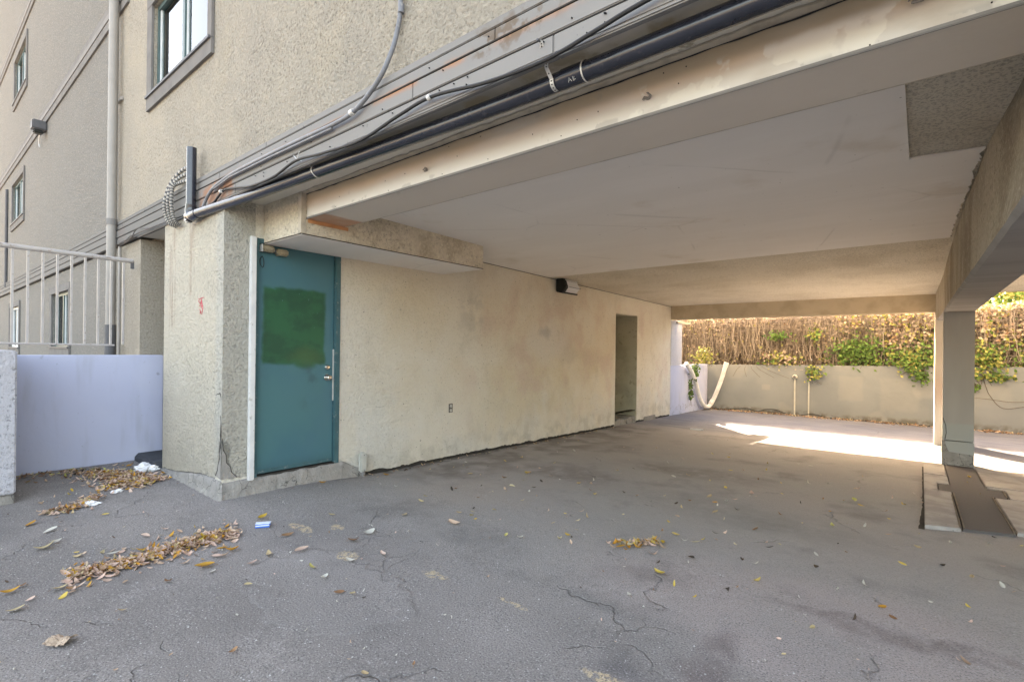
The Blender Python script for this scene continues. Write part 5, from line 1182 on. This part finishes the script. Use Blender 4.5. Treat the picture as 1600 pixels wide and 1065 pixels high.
o = g.obj('vine_stems', M['leaf']); set_cols(o, cols); o['kind'] = 'stuff'; o['label'] = 'mass of dry brown vine stems hanging over the lattice fence'; o['category'] = 'vines'
def vleaf(g, cols, q, s_, col, face=None):
    n_ = Vector((R.gauss(0, .6), -1+R.gauss(0, .5), R.gauss(0.4, .6))).normalized(); u = n_.orthogonal().normalized(); a = R.uniform(0, 6.28)
    u = Matrix.Rotation(a, 3, n_) @ u; w_ = n_.cross(u); q = Vector(q)
    vs = [q-u*s_*0.5, q+w_*s_*0.36-u*s_*0.1+n_*s_*0.1, q+u*s_*0.55, q-w_*s_*0.36-u*s_*0.1+n_*s_*0.1]
    g.add(vs, [(0, 1, 2), (0, 2, 3)]); cols += [col, tuple(c*0.92 for c in col)]
GREEN = [(0.083, 0.167, 0.040), (0.120, 0.216, 0.050), (0.064, 0.127, 0.035), (0.156, 0.255, 0.070)]; YEL = [(0.331, 0.323, 0.100), (0.386, 0.353, 0.130), (0.258, 0.284, 0.080)]
PNK = [(0.423, 0.323, 0.260), (0.460, 0.372, 0.300), (0.386, 0.274, 0.220), (0.478, 0.421, 0.330)]; BRN = [(0.221, 0.137, 0.080), (0.276, 0.186, 0.110)]
g = G(); cols = []
for k in range(26000):
    x = R.uniform(HX0, HX1); t_ = R.random(); tp = top(x)+0.03; z = 1.05+(tp-1.05)*t_; y = 14.95+abs(R.gauss(0, 0.22))
    right = ss(-2.3, -1.2, x); nn = noise.noise(Vector((x*1.5, z*2.0, 2.0))); n2 = noise.noise(Vector((x*3.1, z*3.3, 7.0)))
    left = ss(-4.0, -4.6, x)
    dens = 0.11+0.75*right+0.40*left + 0.22*ss(0.80, 0.97, t_)
    if nn+n2*0.5 < -0.25: dens *= 0.25
    if R.random() > dens: continue
    green = right*ss(0.75, 0.30, t_+nn*0.35)
    if R.random() < green: c_ = R.choice(GREEN if R.random() < 0.72 else YEL)
    elif R.random() < 0.25: c_ = R.choice(YEL)
    else: c_ = R.choice(PNK if R.random() < 0.75 else BRN)
    vleaf(g, cols, (x, y, z), R.uniform(0.05, 0.10)*(0.6+0.4*right), c_)
o = g.obj('vine_leaves', M['vine_leaf']); set_cols(o, cols); o['kind'] = 'stuff'; o['label'] = 'green, yellow and pink vine leaves covering the fence'; o['category'] = 'vines'
def clump(x, z, rx, rz, n, pal, label, hang=0.0, y0=14.84):
    t_ = Thing('vine_clump', (x, y0, z), label, 'vine', 'leafy vine clumps on the fence and wall'); g = G(); cols = []
    for k in range(n):
        u, v_ = R.gauss(0, .5), R.gauss(0, .5); vleaf(g, cols, (x+u*rx, y0+R.uniform(-.07, .06), z+v_*rz-hang*max(0, v_)*0), R.uniform(.05, .10), R.choice(R.choice(pal)))
    o = g.obj('foliage', M['vine_leaf']); set_cols(o, cols); t_.add(o)
    g = G()
    for k in range(5):
        g.tube([(x+R.gauss(0, rx*.3), y0+.04, z+rz), (x+R.gauss(0, rx*.5), y0, z), (x+R.gauss(0, rx*.6), y0, z-rz*R.uniform(.5, 1.3))], 0.004, 4)
    t_.add(g.obj('stem', M['bark']))
clump(-3.02, 1.86, .30, .14, 90, [GREEN], 'small green clump high on the bare stems', y0=14.93)
clump(-2.15, 1.90, .16, .22, 60, [YEL, GREEN], 'yellow-green clump above the right standpipe', y0=14.93)
clump(-2.13, 0.92, .20, .22, 100, [GREEN, YEL], 'yellow-green sprig hanging over the top of the right standpipe', y0=14.80)
clump(-2.9, 1.25, .50, .20, 150, [YEL, PNK, GREEN], 'mixed yellow and reddish clump on the wall top left of centre', y0=14.88)
clump(-4.62, 1.30, .26, .22, 170, [YEL], 'yellow clump above the white hose at the rear corner', y0=14.0)
clump(-4.68, 0.86, .10, .22, 90, [GREEN], 'green sprig hanging beside the white hose', y0=13.5)
clump(-4.74, 0.36, .05, .32, 60, [GREEN], 'thin dark green trail below the sprig at the side wall', y0=13.35)
clump(-1.2, 1.45, .55, .32, 420, [GREEN], 'large green clump in the middle of the fence', y0=14.90)
clump(-0.15, 1.25, .45, .30, 330, [GREEN, GREEN, YEL], 'green clump spilling over the wall left of the columns', y0=14.86)
clump(0.0, 0.92, .18, .20, 80, [GREEN], 'green trail hanging on the wall left of the columns', y0=14.84)
clump(1.05, 1.25, .40, .40, 300, [GREEN, YEL], 'green clump right of the column', y0=14.86)
clump(1.25, 0.98, .30, .10, 90, [GREEN, YEL], 'yellow-green fringe over the wall right of the column', y0=14.84)
clump(0.92, 0.72, .08, .08, 26, [GREEN], 'tiny sprig on the wall right of the column', y0=14.85)
g = G(); g.tube(smooth_path([(1.0, 14.87, 1.1), (1.08, 14.87, 0.75), (1.15, 14.87, 0.55), (1.35, 14.87, 0.30), (1.7, 14.87, 0.36)], 6), 0.005, 4); g.tube(smooth_path([(0.7, 14.87, 0.5), (1.1, 14.87, 0.48), (1.5, 14.87, 0.44), (2.0, 14.87, 0.5)], 6), 0.004, 4)
for k in range(5): g.tube(smooth_path([(-3.9+k*0.13, 14.88, 1.05), (-4.0+k*0.2, 14.88, 0.95), (-4.1+k*0.35, 14.88, 0.75)], 4), 0.003, 4)
single(g.obj('vine_tendrils', M['bark'], smooth=True), 'bare thin tendrils trailing down the retaining wall', 'vine')

# tree beyond the fence
def tree(name, x, y, H, cr, label, n=5200, pal=(GREEN, YEL)):
    t_ = Thing(name, (x, y, 0.9), label, 'tree'); g = G()
    g.tube([(x, y, 0.6), (x+.05, y, H*.35), (x-.05, y+.05, H*.6)], [.16, .13, .09], 10)
    br = []
    for k in range(9):
        a = k*0.7+R.uniform(-.3, .3); q0 = Vector((x, y, H*(.35+.03*k))); q2 = q0+Vector((math.cos(a)*cr*R.uniform(.5, .8), math.sin(a)*cr*R.uniform(.5, .8), H*R.uniform(.12, .35))); q1 = (q0+q2)/2+Vector((0, 0, .15)); g.tube([q0, q1, q2], [.06, .04, .02], 6); br += [q1, q2, (q1+q2)/2]
    t_.add(g.obj('trunk', M['bark'], smooth=True)); g = G(); cols = []
    cl = [q+Vector((R.gauss(0, cr*.25), R.gauss(0, cr*.25), R.gauss(0, H*.08))) for q in br for _ in range(3)]
    for k in range(n):
        q = R.choice(cl); q = q+Vector((R.gauss(0, .28), R.gauss(0, .28), R.gauss(0, .22))); vleaf(g, cols, q, R.uniform(.08, .15), R.choice(R.choice(pal)))
    o = g.obj('crown', M['vine_leaf']); set_cols(o, cols); t_.add(o)
tree('leafy_tree', 2.3, 17.6, 4.2, 1.5, 'leafy green tree beyond the fence at the right')
tree('leafy_tree', 6.3, 20.5, 5.2, 2.2, 'second leafy tree farther right beyond the fence')
